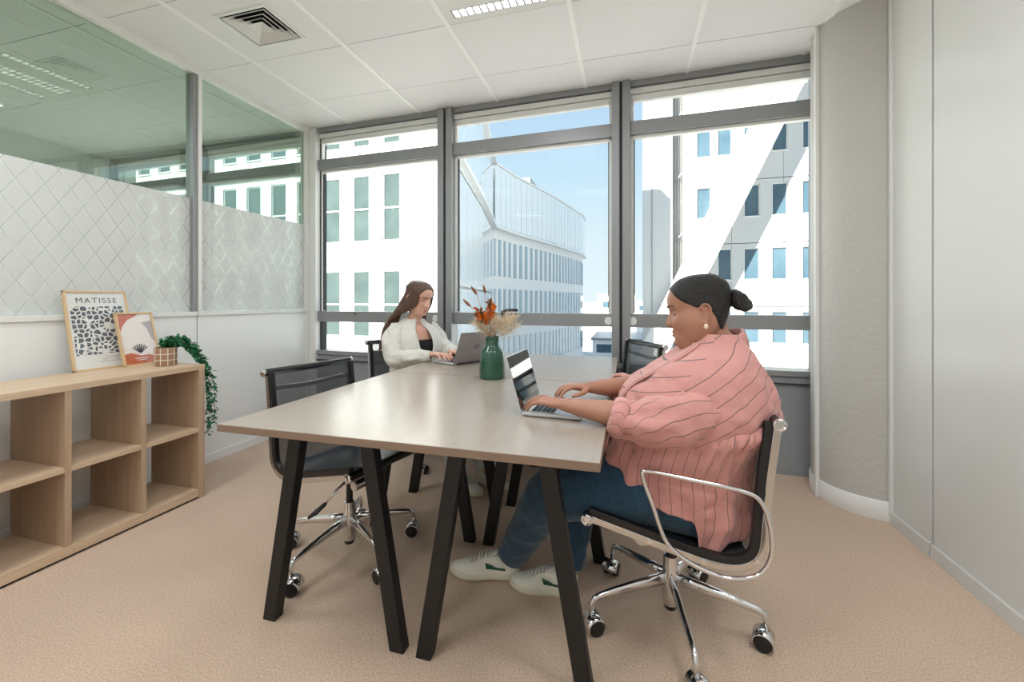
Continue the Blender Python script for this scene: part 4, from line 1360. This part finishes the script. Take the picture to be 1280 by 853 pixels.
def shoe(parent, heel, toe, tilt=0.0, mark=True, lift=0.0, side=1):
    """low sneaker: sole, upper, tongue, laces, side flash. heel, toe: ground points"""
    h, t = Vector((heel[0], heel[1], 0.0)), Vector((toe[0], toe[1], 0.0))
    L_ = (t - h).length
    f = (t - h).normalized(); l = Vector((0, 0, 1)).cross(f)
    M = Matrix.Translation(h + Vector((0, 0, lift))) @ Matrix(((f.x, l.x, 0, 0), (f.y, l.y, 0, 0), (0, 0, 1, 0), (0, 0, 0, 1))) @ Matrix.Rotation(-tilt, 4, 'Y')
    S = L_ / 0.28
    wtab = [(0.0, 0.012), (0.008, 0.024), (0.03, 0.033), (0.07, 0.034), (0.12, 0.034), (0.17, 0.042), (0.21, 0.045), (0.245, 0.039), (0.268, 0.025), (0.28, 0.008)]
    def outline(off, z):
        pts = []
        xs = [0.28 * (1 - cos(pi * i / 24)) / 2 for i in range(25)]
        for x in xs: pts.append((x, -(interp(wtab, x)[0] + off)))
        for x in reversed(xs): pts.append((x, interp(wtab, x)[0] + off))
        return [M @ Vector((x * S, y * S, z(x) * S)) for x, y in pts]
    up = lambda b: (lambda x: b + 0.012 * sstep(0.2, 0.28, x))
    sl = MB().loft([outline(-0.004, up(0.0)), outline(0.001, up(0.004)), outline(0.002, up(0.016)), outline(0.0, up(0.028)), outline(-0.006, up(0.029))])
    so = sl.build('sole', M_sole, parent, smooth=True, world=True, angle=50)
    htab = [(0.0, 0.075), (0.02, 0.088), (0.05, 0.085), (0.09, 0.085), (0.12, 0.090), (0.15, 0.080), (0.19, 0.064), (0.23, 0.054), (0.262, 0.046), (0.276, 0.036)]
    rings = []
    for i in range(29):
        x = 0.004 + 0.270 * i / 28
        W_, H_ = interp(wtab, x)[0], interp(htab, x)[0]
        row = []
        for k in range(17):
            a = pi * k / 16
            wy = -cos(a); hz = sin(a)
            n_ = 2.5 if x > 0.14 else 3.0
            kk = (abs(wy) ** n_ + abs(hz) ** n_) ** (-1 / n_)
            row.append(M @ Vector((x * S, W_ * wy * kk * (1 - 0.18 * hz * (1 if x < 0.15 else 0.6)) * S, (0.026 + (H_ - 0.026) * hz * kk) * S)))
        rings.append(row)
    MB().loft(rings, closed=True).build('upper', M_sneak, parent, smooth=True, world=True, angle=50)
    MB().tube([M @ Vector(p) * 1.0 for p in ((0.095 * S, 0, 0.098 * S), (0.13 * S, 0, 0.082 * S), (0.19 * S, 0, 0.058 * S))], [(0.018 * S, 0.006 * S), (0.022 * S, 0.006 * S), (0.018 * S, 0.005 * S)], 10, up=(0, 0, 1), round_ends=True).build('tongue', M_sneak, parent, smooth=True, world=True)
    for k in range(6):
        x = 0.118 + 0.015 * k
        z = interp(htab, x)[0] + 0.006
        wy = 0.021 - 0.0008 * k
        MB().tube(catmull([M @ Vector((x * S, -wy * S, (z - 0.010) * S)), M @ Vector(((x + 0.004) * S, -wy * 0.6 * S, z * S)), M @ Vector(((x + 0.006) * S, wy * 0.6 * S, z * S)), M @ Vector(((x + 0.010) * S, wy * S, (z - 0.010) * S))], 4), 0.0036 * S, 6).build('lace', M_lace, parent, smooth=True, world=True)
    if mark:
        for sd in (-1, 1):
            row0, row1 = [], []
            for i in range(9):
                x = 0.060 + 0.075 * i / 8
                W_ = interp(wtab, x)[0]
                zc = 0.042 + 0.006 * (i / 8)
                hh = 0.008 if i < 5 else 0.008 + 0.016 * (i - 4) / 4
                row0.append(M @ Vector((x * S, sd * (W_ + 0.0018) * S, zc * S)))
                row1.append(M @ Vector(((x + 0.006 * (i > 6)) * S, sd * (W_ * 0.985 + 0.0018) * S, (zc + hh) * S)))
            MB().loft([row0, row1], closed=False).build('side_flash', M_green, parent, smooth=True, world=True, solid=0.0015)

# ---------------------------------------- woman in the pink shirt
pn = thing('person', 'woman in pink striped shirt and dark jeans, black hair in a bun, typing', 'person', (0.15, 1.6, 0))
Mh = Matrix.Translation((0.240, 1.615, 1.117)) @ Matrix.Rotation(pi - 0.06, 4, 'Z') @ Matrix.Rotation(radians(10), 4, 'Y') @ Matrix.Scale(1.04, 4)
HN = Head(Mh, full=1.0)
body = MB()
HN.add(body)
body.tube(catmull([(0.31, 1.615, 0.88), (0.295, 1.615, 0.97), (0.272, 1.615, 1.03), (0.256, 1.615, 1.08)], 4), [(0.085, 0.09)] * 3 + [(0.075, 0.078)] * 4 + [(0.068, 0.070)] * 4 + [(0.064, 0.066)] * 2, 24, up=(1, 0, 0))
body.ell((0.222, 1.615, 1.008), (0.058, 0.064, 0.044))                       # fullness under the chin
body.tube(catmull([(0.22, 1.615, 0.50), (0.19, 1.615, 0.62), (0.21, 1.615, 0.76), (0.29, 1.615, 0.92)], 4), [(0.20, 0.17)] * 4 + [(0.20, 0.18)] * 4 + [(0.19, 0.16), (0.18, 0.14), (0.16, 0.115), (0.14, 0.09), (0.11, 0.07)], 28, up=(1, 0, 0), round_ends=True)
# arms: shoulder, elbow, wrist
armL = [(0.265, 1.475, 0.850), (0.17, 1.410, 0.805), (0.055, 1.365, 0.782), (-0.055, 1.372, 0.790), (-0.150, 1.384, 0.798), (-0.208, 1.392, 0.803)]
armR = [(0.265, 1.755, 0.850), (0.16, 1.820, 0.810), (0.045, 1.845, 0.790), (-0.050, 1.775, 0.792), (-0.115, 1.715, 0.800), (-0.150, 1.685, 0.804)]
for ar in (armL, armR):
    body.tube(ar, [(0.048, 0.048), (0.050, 0.050), (0.048, 0.046), (0.0435, 0.040), (0.034, 0.029), (0.026, 0.021)], 20, up=(0, 0, 1), round_ends=True)
hand(body, (-0.208, 1.392, 0.803), (-0.93, 0.30, 0.05), (0.05, -0.10, 1), (0.3, 0.95, 0), bend=(12, 22, 16), first=4, size=0.98)
hand(body, (-0.150, 1.685, 0.804), (-0.86, -0.50, 0.10), (0.05, 0.1, 1), (0.5, -0.86, 0), bend=(18, 26, 18), first=6, size=0.98)
# legs
legL = [(0.24, 1.51, 0.49), (0.0, 1.50, 0.50), (-0.255, 1.51, 0.445), (-0.36, 1.575, 0.29), (-0.462, 1.655, 0.105)]
legR = [(0.24, 1.72, 0.49), (0.02, 1.74, 0.50), (-0.175, 1.745, 0.455), (-0.20, 1.70, 0.28), (-0.225, 1.650, 0.10)]
for lg in (legL, legR):
    body.tube(lg, [0.095, 0.085, 0.060, 0.050, 0.034], 18, round_ends=True)
remeshed(body, 'body', M_skinN, pn, 0.0031, 3)
HN.features(pn, M_lipN, M_brow, lid=0.95, M_skin=M_skinN)
def maskN(a, z):
    # hairline as height against angle from the face (0 front, pi nape)
    line = interp([(0.0, 0.079), (0.45, 0.076), (0.75, 0.060), (1.05, 0.036), (1.30, 0.020), (1.50, 0.008), (1.72, 0.012), (1.95, -0.012), (2.3, -0.060), (2.7, -0.085), (3.15, -0.092)], a)[0]
    return sstep(-0.004, 0.007, z - line)
hb = HN.cap(maskN, 0.0055)
hn = hb.build('hair', M_hairN, pn, smooth=True, world=True)
bn = MB()
bc = HN.w((-0.133, 0.0, 0.006))
rb = random.Random(5)
for k in range(7):
    th = 2 * pi * k / 7
    pts = []
    for i in range(9):
        q = i / 8
        rr = 0.027 + 0.006 * sin(3 * q + k)
        o = Vector((-0.006 + 0.020 * sin(q * pi + k), rr * cos(th + q * 2.2), rr * sin(th + q * 2.2)))
        pts.append(bc + Mh.to_3x3().normalized() @ o)
    bn.tube(pts, [0.010 + 0.005 * sin(pi * i / 8) for i in range(9)], 8, round_ends=True)
bn.ell(bc, (0.028, 0.032, 0.032))
bn.tube([HN.w((-0.09, 0, 0.01)), bc], 0.017, 10)
bn.build('hair_bun', M_hairN, pn, smooth=True, world=True)
for sd in (-1, 1):
    q = HN.w((-0.008, sd * 0.0905, -0.054))
    MB().ell(q, (0.0075, 0.004, 0.0095)).build('earring', M_gold, pn, smooth=True, world=True)

TORSO = [  # z: front (towards -X), back, half width; measured from x = 0.15 along -X
    (0.36, 0.17, -0.20, 0.235), (0.44, 0.215, -0.245, 0.236), (0.52, 0.230, -0.250, 0.240), (0.60, 0.234, -0.248, 0.244), (0.68, 0.214, -0.262, 0.254),
    (0.74, 0.198, -0.290, 0.264), (0.79, 0.184, -0.325, 0.265), (0.84, 0.160, -0.322, 0.254), (0.89, 0.105, -0.300, 0.238), (0.93, 0.048, -0.278, 0.218),
    (0.965, -0.010, -0.262, 0.188), (0.995, -0.052, -0.250, 0.142), (1.020, -0.078, -0.238, 0.100), (1.036, -0.088, -0.230, 0.084)]
def hemN(a):
    d = a if a <= pi else 2 * pi - a           # 0 front .. pi back
    return interp([(0.0, 0.55), (0.7, 0.535), (1.2, 0.505), (1.62, 0.470), (1.72, 0.462), (1.80, 0.395), (1.95, 0.36), (2.25, 0.385), (2.6, 0.41), (3.2, 0.42)], d)[0]
def seam(d): return 0.79 - 0.075 * (1 - cos(d - pi))
def sN(a, z, p):
    d = a if a <= pi else 2 * pi - a
    if z > (seam(d) - 0.02 if d > 1.6 else 0.80):          # yoke: slanting stripes
        if d < 1.2: return 0.95 * z - 0.2 * p.x
        return -0.51 * p.x + 0.86 * z + 0.25 * abs(p.y - 1.615)
    return 0.27 * a
def creaseN(a, z, p):
    d = a if a <= pi else 2 * pi - a
    c = 0.0
    if d > 1.6:            # fullness gathered into the yoke seam
        s0 = seam(d) - 0.02
        c += 0.0055 * sin(a * 46 + 2.5 * nz3(p, 7, 1.0)) * sstep(s0 - 0.20, s0 - 0.01, z) * (1 - sstep(s0, s0 + 0.012, z)) * sstep(1.6, 1.85, d)
        c += 0.010 * (1 - sstep(s0 - 0.005, s0 + 0.02, z)) * sstep(s0 - 0.16, s0 - 0.02, z) * sstep(1.6, 1.9, d)
    k = sstep(0.80, 0.70, z)
    c += 0.010 * k * noise.noise(Vector((p.x * 7 + p.z * 9, p.y * 5, p.z * 17 - p.x * 9)))
    c += 0.005 * k * noise.noise(Vector((p.x * 17 - p.z * 14, p.y * 9, p.z * 26 + 3)))
    c += 0.007 * (1 - k) * sstep(1.5, 0.6, d) * noise.noise(Vector((p.x * 18 + p.z * 12, p.y * 8, p.z * 30 - p.x * 22)))
    return c
sh = torso_shell(TORSO, 0.4, 1.036, hemN, na=168, nz=96, fold=0.0135, org=Vector((0.15, 1.615, 0)), seed=2.0, sfun=sN, crease=creaseN)
shirt = sh.build('shirt', M_shirt, pn, smooth=True, world=True, solid=0.002)
# collar
cr, cu = [], []
for j, (zz, o) in enumerate(((1.000, 0.004), (1.030, 0.002), (1.050, 0.000), (1.053, 0.006), (1.038, 0.013), (1.010, 0.022))):
    row, ur = [], []
    for k in range(41):
        a = radians(24 + 20) + (2 * pi - radians(48)) * k / 40
        Fr, Bk, Wd = interp(TORSO, min(zz, 1.036))
        if j >= 1: Fr, Bk, Wd = -0.088, -0.230, 0.086
        cx, ha = (Fr + Bk) / 2, (Fr - Bk) / 2
        drop = 0.030 * (1 + cos(a - radians(12)))
        ln = 0.016 * max(0, cos(a - radians(20))) ** 3 if j == 5 else 0
        row.append(Vector((0.15 - (cx + (ha + o) * cos(a)), 1.615 - (Wd + o) * sin(a), zz - drop - ln)))
        ur.append((a * 0.1 * 0.6, zz))
    cr.append(row); cu.append(ur)
MB().loft(cr, closed=False, uv=cu).build('collar', M_shirt, shirt, smooth=True, world=True, solid=0.002)
# button band down the chest
pb, pu = [], []
def skinT(a, z, off):
    Fr, Bk, Wd = interp(TORSO, z)
    cx, ha = (Fr + Bk) / 2, (Fr - Bk) / 2
    c, s_ = cos(a), sin(a)
    kk = (abs(c) ** 2.3 + abs(s_) ** 2.3) ** (-1 / 2.3)
    return Vector((0.15 - (cx + (ha + off) * c * kk), 1.615 - (Wd + off) * s_ * kk, z))
for i in range(34):
    z = 0.60 + (1.005 - 0.60) * i / 33
    a0 = 0.30 + 0.32 * sstep(0.78, 1.0, z) + 0.02 * sin(i * 0.8)
    row, ur = [], []
    for k in range(7):
        q = (k - 3) / 3
        row.append(skinT(a0 + q * 0.017 / max(0.09, interp(TORSO, z)[2]), z, 0.009 - 0.005 * q ** 4 + 0.002 * sin(i * 0.55)))
        ur.append((q * 0.016 + 0.012, z))
    pb.append(row); pu.append(ur)
MB().loft(pb, closed=False, uv=pu).build('placket', M_shirt, shirt, smooth=True, world=True, solid=0.004)
# gathered seam under the yoke at the back and sides
rf, ru = [], []
for j, (dz, o) in enumerate(((0.008, 0.004), (0.0, 0.014), (-0.020, 0.027), (-0.048, 0.022), (-0.056, 0.008))):
    row, ur = [], []
    for k in range(161):
        a = radians(103) + radians(154) * k / 160
        z = seam(a) + dz
        Fr, Bk, Wd = interp(TORSO, z)
        cx, ha = (Fr + Bk) / 2, (Fr - Bk) / 2
        c, s_ = cos(a), sin(a)
        kk = (abs(c) ** 2.3 + abs(s_) ** 2.3) ** (-1 / 2.3)
        q = (o + 0.006 * sin(k * 1.25) * (j in (2, 3))) * (0.35 + 0.65 * sstep(0, 22, min(k, 160 - k)))
        row.append(Vector((0.15 - (cx + (ha + q) * c * kk), 1.615 - (Wd + q) * s_ * kk, z)))
        ur.append((a * 0.27, z))
    rf.append(row); ru.append(ur)
MB().loft(rf, closed=False, uv=ru).build('gathered_seam', M_shirt, shirt, smooth=True, world=True, solid=0.002)
for ar, sgn in ((armL, -1), (armR, 1)):
    y = lambda v: 1.615 + sgn * v
    path = [(0.27, y(0.165), 0.835), (0.225, y(0.200), 0.810), (0.16, y(0.228), 0.787), (0.08, y(0.245), 0.772), (0.015, y(0.250), 0.770), (-0.022, y(0.248) if sgn < 0 else y(0.215), 0.778)]
    sl, P = sleeve(path, [0.060, 0.074, 0.080, 0.078, 0.070, 0.057, 0.052], 4.0 + sgn, fold=0.013)
    so_ = sl.build('sleeve', M_shirt, shirt, smooth=True, world=True, solid=0.002)
    # rolled cuff: a double turned band
    d = (P[-1] - P[-3]).normalized()
    cp = [P[-1] - d * 0.022, P[-1] - d * 0.012, P[-1], P[-1] + d * 0.018, P[-1] + d * 0.030, P[-1] + d * 0.030, P[-1] + d * 0.015]
    rr = [0.054, 0.061, 0.064, 0.062, 0.056, 0.050, 0.049]
    rings, uvs = [], []
    u = Vector((0, 0, 1)); u = (u - d * u.dot(d)).normalized(); w_ = d.cross(u)
    for i, (c, r) in enumerate(zip(cp, rr)):
        row = [c + (w_ * cos(2 * pi * k / 40) + u * sin(2 * pi * k / 40)) * (r + 0.0025 * noise.noise(Vector((k * 0.5, i * 0.6, sgn)))) for k in range(40)]
        rings.append(row); uvs.append([(2 * pi * k / 40 * r, 0.1 * i) for k in range(41)])
    MB().loft(rings, cap0=False, cap1=False, uv=uvs).build('cuff', M_shirt, shirt, smooth=True, world=True, solid=0.003)
# jeans: one pair
jn = MB()
jn.ell((0.22, 1.615, 0.53), (0.19, 0.215, 0.115))
jn.tube(catmull(legL, 4), [0.118, 0.117, 0.115, 0.113, 0.110, 0.108, 0.105, 0.102, 0.098, 0.090, 0.084, 0.079, 0.074, 0.070, 0.066, 0.062, 0.058], 24)
jn.tube(catmull(legR, 4), [0.118, 0.117, 0.115, 0.113, 0.110, 0.108, 0.104, 0.100, 0.094, 0.086, 0.080, 0.076, 0.072, 0.068, 0.064, 0.061, 0.058], 24)
def foldJ(w, n):
    k = sstep(0.55, 0.25, w.z) * 0.5 + 0.5
    d = 0.006 * k * (noise.noise(Vector((w.x * 12 + w.z * 5, w.y * 11, w.z * 15))) + 0.5 * noise.noise(Vector((w.x * 22 - w.z * 14, w.y * 20, w.z * 26))))
    return w + n * d
remeshed(jn, 'jeans', M_denim, pn, 0.0055, 4, foldJ)
sh1 = bpy.data.objects.new('sneaker', None); COL.objects.link(sh1); sh1.parent = pn; FRAME[sh1.name] = FRAME[pn.name]
shoe(sh1, (-0.435, 1.685), (-0.712, 1.605), tilt=radians(3))
sh2 = bpy.data.objects.new('sneaker', None); COL.objects.link(sh2); sh2.parent = pn; FRAME[sh2.name] = FRAME[pn.name]
shoe(sh2, (-0.185, 1.640), (-0.460, 1.622))

# ---------------------------------------- woman in the cardigan
O2 = Vector((-1.475, 2.72, 0))
F2 = Vector((0.88, -0.475, 0)).normalized()
L2 = Vector((0, 0, 1)).cross(F2)
def Q(f, l, z): return O2 + F2 * f + L2 * l + Vector((0, 0, z))
pf = thing('person', 'woman with long brown hair in an off white cardigan typing by the window', 'person', tuple(O2))
hd = Q(0.045, 0.0, 1.170)
yaw = atan2(F2.y, F2.x) + radians(10)
Mf = Matrix.Translation(hd) @ Matrix.Rotation(yaw, 4, 'Z') @ Matrix.Rotation(radians(17), 4, 'Y') @ Matrix.Scale(0.98, 4)
HF = Head(Mf, full=0.0)
b2 = MB()
HF.add(b2)
b2.tube([Q(-0.035, 0, 0.93), Q(-0.015, 0, 1.02), Q(0.01, 0, 1.075), Q(0.025, 0, 1.12)], [(0.075, 0.065), (0.052, 0.052), (0.048, 0.050), (0.048, 0.052)], 22, up=F2)
b2.tube([Q(-0.02, 0, 0.50), Q(0, 0, 0.64), Q(0.0, 0, 0.80), Q(-0.02, 0, 0.93), Q(-0.03, 0, 0.985)], [(0.16, 0.11), (0.13, 0.095), (0.15, 0.105), (0.155, 0.085), (0.085, 0.055)], 26, up=F2, round_ends=True)
aR = [Q(-0.03, -0.145, 0.92), Q(0.03, -0.205, 0.825), Q(0.10, -0.225, 0.745), Q(0.20, -0.17, 0.780), Q(0.285, -0.105, 0.795), Q(0.325, -0.085, 0.800)]
aL = [Q(-0.03, 0.145, 0.92), Q(0.05, 0.20, 0.825), Q(0.13, 0.22, 0.75), Q(0.22, 0.16, 0.780), Q(0.29, 0.10, 0.795), Q(0.325, 0.08, 0.800)]
for ar in (aR, aL):
    b2.tube(ar, [(0.040, 0.040), (0.040, 0.040), (0.038, 0.036), (0.034, 0.031), (0.026, 0.022), (0.0225, 0.018)], 18, up=(0, 0, 1), round_ends=True)
hand(b2, Q(0.325, -0.085, 0.800), F2 * 0.97 + L2 * 0.12 + Vector((0, 0, 0.05)), (0, 0, 1), L2, bend=(12, 22, 16), first=5, size=0.94)
hand(b2, Q(0.325, 0.08, 0.800), F2 * 0.97 - L2 * 0.10 + Vector((0, 0, 0.05)), (0, 0, 1), -L2, bend=(12, 22, 16), first=5, size=0.94)
lgR = [Q(-0.02, -0.09, 0.50), Q(0.20, -0.10, 0.52), Q(0.42, -0.10, 0.50), Q(0.50, -0.08, 0.28), Q(0.56, -0.06, 0.10)]
lgL = [Q(-0.02, 0.09, 0.50), Q(0.20, 0.10, 0.52), Q(0.42, 0.10, 0.50), Q(0.55, 0.09, 0.30), Q(0.66, 0.08, 0.10)]
for lg in (lgR, lgL):
    b2.tube(lg, [0.08, 0.072, 0.052, 0.044, 0.032], 16, round_ends=True)
remeshed(b2, 'body', M_skinF, pf, 0.0031, 3)
HF.features(pf, M_lipF, M_brow, lid=1.0, M_skin=M_skinF)
def maskF(a, z):
    line = interp([(0.0, 0.083), (0.35, 0.080), (0.65, 0.064), (0.95, 0.036), (1.15, 0.010), (1.32, -0.030), (1.5, -0.07), (1.7, -0.11), (3.15, -0.11)], a)[0]
    return sstep(-0.004, 0.008, z - line)
hf = HF.cap(maskF, 0.010).build('hair', M_hairF, pf, smooth=True, world=True)
lk = MB()
rl = random.Random(9)
for k in range(64):        # long locks falling from the sides and back, swept behind the near shoulder
    a = radians(62 + (298 - 62) * k / 63)
    z0 = -0.01 + 0.02 * rl.random() + 0.03 * sstep(0.9, 3.0, min(a, 2 * pi - a))
    st_ = HF.w(HF.pt(a, 0.06, 0.006))
    m1 = HF.w(HF.pt(a, z0 - 0.03, 0.011))
    near = 1 if a > pi else 0                    # her right side faces the camera
    back = -0.115 - 0.03 * rl.random()
    lat = (-0.145 + 0.075 * (1 - sin(a - pi)) if near else 0.03 + 0.12 * sin(a))
    m2 = Q(-0.095 + 0.02 * cos(a), lat * 0.95, 1.035 + rl.uniform(-.01, .01))
    m3 = Q(back - 0.025, lat * 1.15, 0.93)
    en = Q(back - 0.06 + rl.uniform(-.02, .015), lat * 1.2 + rl.uniform(-.015, .015), 0.80 + rl.uniform(-0.04, 0.05))
    pth = catmull([st_, m1, m2, m3, (m3 + en) / 2 + F2 * 0.004 * rl.random(), en], 5)
    n_ = len(pth)
    lk.tube(pth, [((0.011 + 0.003 * rl.random()) * (1 - 0.75 * (i / (n_ - 1)) ** 3), 0.0075 * (1 - 0.7 * (i / (n_ - 1)) ** 3)) for i in range(n_)], 8, round_ends=True)
lk.build('long_hair', M_hairF, hf, smooth=True, world=True)
T2 = [(0.44, 0.150, -0.135, 0.175), (0.54, 0.150, -0.140, 0.180), (0.64, 0.125, -0.125, 0.165), (0.74, 0.125, -0.122, 0.170), (0.82, 0.130, -0.125, 0.178), (0.89, 0.108, -0.125, 0.180), (0.94, 0.070, -0.115, 0.165), (0.975, 0.035, -0.100, 0.125), (1.005, 0.022, -0.085, 0.078), (1.02, 0.020, -0.078, 0.068)]
top_tab = [(z, f_ - 0.010, b_ + 0.012, w_ - 0.012) for z, f_, b_, w_ in T2]
tp = torso_shell(top_tab, 0.45, 0.875, lambda a: 0.45, na=48, nz=24, fwd=F2, org=O2, fold=0.002, seed=5)
tp.build('black_top', M_blacktop, pf, smooth=True, world=True, solid=0.002)
gapf = lambda z: 0.26 + 0.10 * sstep(0.7, 0.86, z) - 0.08 * sstep(0.93, 1.0, z)
cdm = torso_shell(T2, 0.50, 1.018, lambda a: 0.50, na=90, nz=50, off=0.010, fold=0.009, gap=gapf, fwd=F2, org=O2, seed=8)
cdg = cdm.build('cardigan', M_card, pf, smooth=True, world=True, solid=0.005)
rbn = []
for sgn in (-1, 1):        # ribbed front edges meeting behind the neck
    pts = []
    for i in range(26):
        z = 0.50 + 0.518 * i / 25
        a = gapf(z) * sgn
        Fr, Bk, Wd = interp(T2, z)
        cx, ha = (Fr + Bk) / 2, (Fr - Bk) / 2
        c, s_ = cos(a), sin(a)
        kk = (abs(c) ** 2.3 + abs(s_) ** 2.3) ** (-1 / 2.3)
        p = O2 + F2 * (cx + (ha + 0.012) * c * kk) + L2 * ((Wd + 0.012) * s_ * kk); p.z = z
        pts.append(p)
    MB().tube(pts, [(0.013, 0.005)] * len(pts), 8, up=F2).build('front_band', M_card, cdg, smooth=True, world=True)
for sgn, ar in ((-1, aR), (1, aL)):
    path = [Q(-0.035, sgn * 0.120, 0.955), Q(-0.01, sgn * 0.180, 0.895), Q(0.04, sgn * 0.212, 0.815), Q(0.10, sgn * 0.222, 0.762), Q(0.18, sgn * 0.190, 0.775), Q(0.245, sgn * 0.135, 0.784), Q(0.285, sgn * 0.105, 0.786)]
    sl, P = sleeve(path, [0.054, 0.062, 0.064, 0.060, 0.054, 0.046, 0.034], 6.0 + sgn, fold=0.011)
    so_ = sl.build('sleeve', M_card, cdg, smooth=True, world=True, solid=0.004)
    d = (P[-1] - P[-2]).normalized()
    MB().tube([P[-1] - d * 0.012, P[-1] + d * 0.005, P[-1] + d * 0.03], [0.034, 0.034, 0.030], 20, caps=False).build('cuff', M_card, cdg, smooth=True, world=True, solid=0.005)
tr2 = MB()
tr2.ell(Q(-0.02, 0, 0.52), (0.16, 0.16, 0.09))
for lg in (lgR, lgL):
    tr2.tube(catmull(lg, 4), [0.095 - 0.0022 * i for i in range(17)], 20)
remeshed(tr2, 'trousers', M_pale, pf, 0.007, 4, foldJ)
for sgn, lg in ((-1, lgR), (1, lgL)):
    e = bpy.data.objects.new('sneaker', None); COL.objects.link(e); e.parent = pf; FRAME[e.name] = FRAME[pf.name]
    a = lg[-1]
    shoe(e, tuple((a - F2 * 0.05)[:2]), tuple((a + F2 * 0.215)[:2]), mark=False)
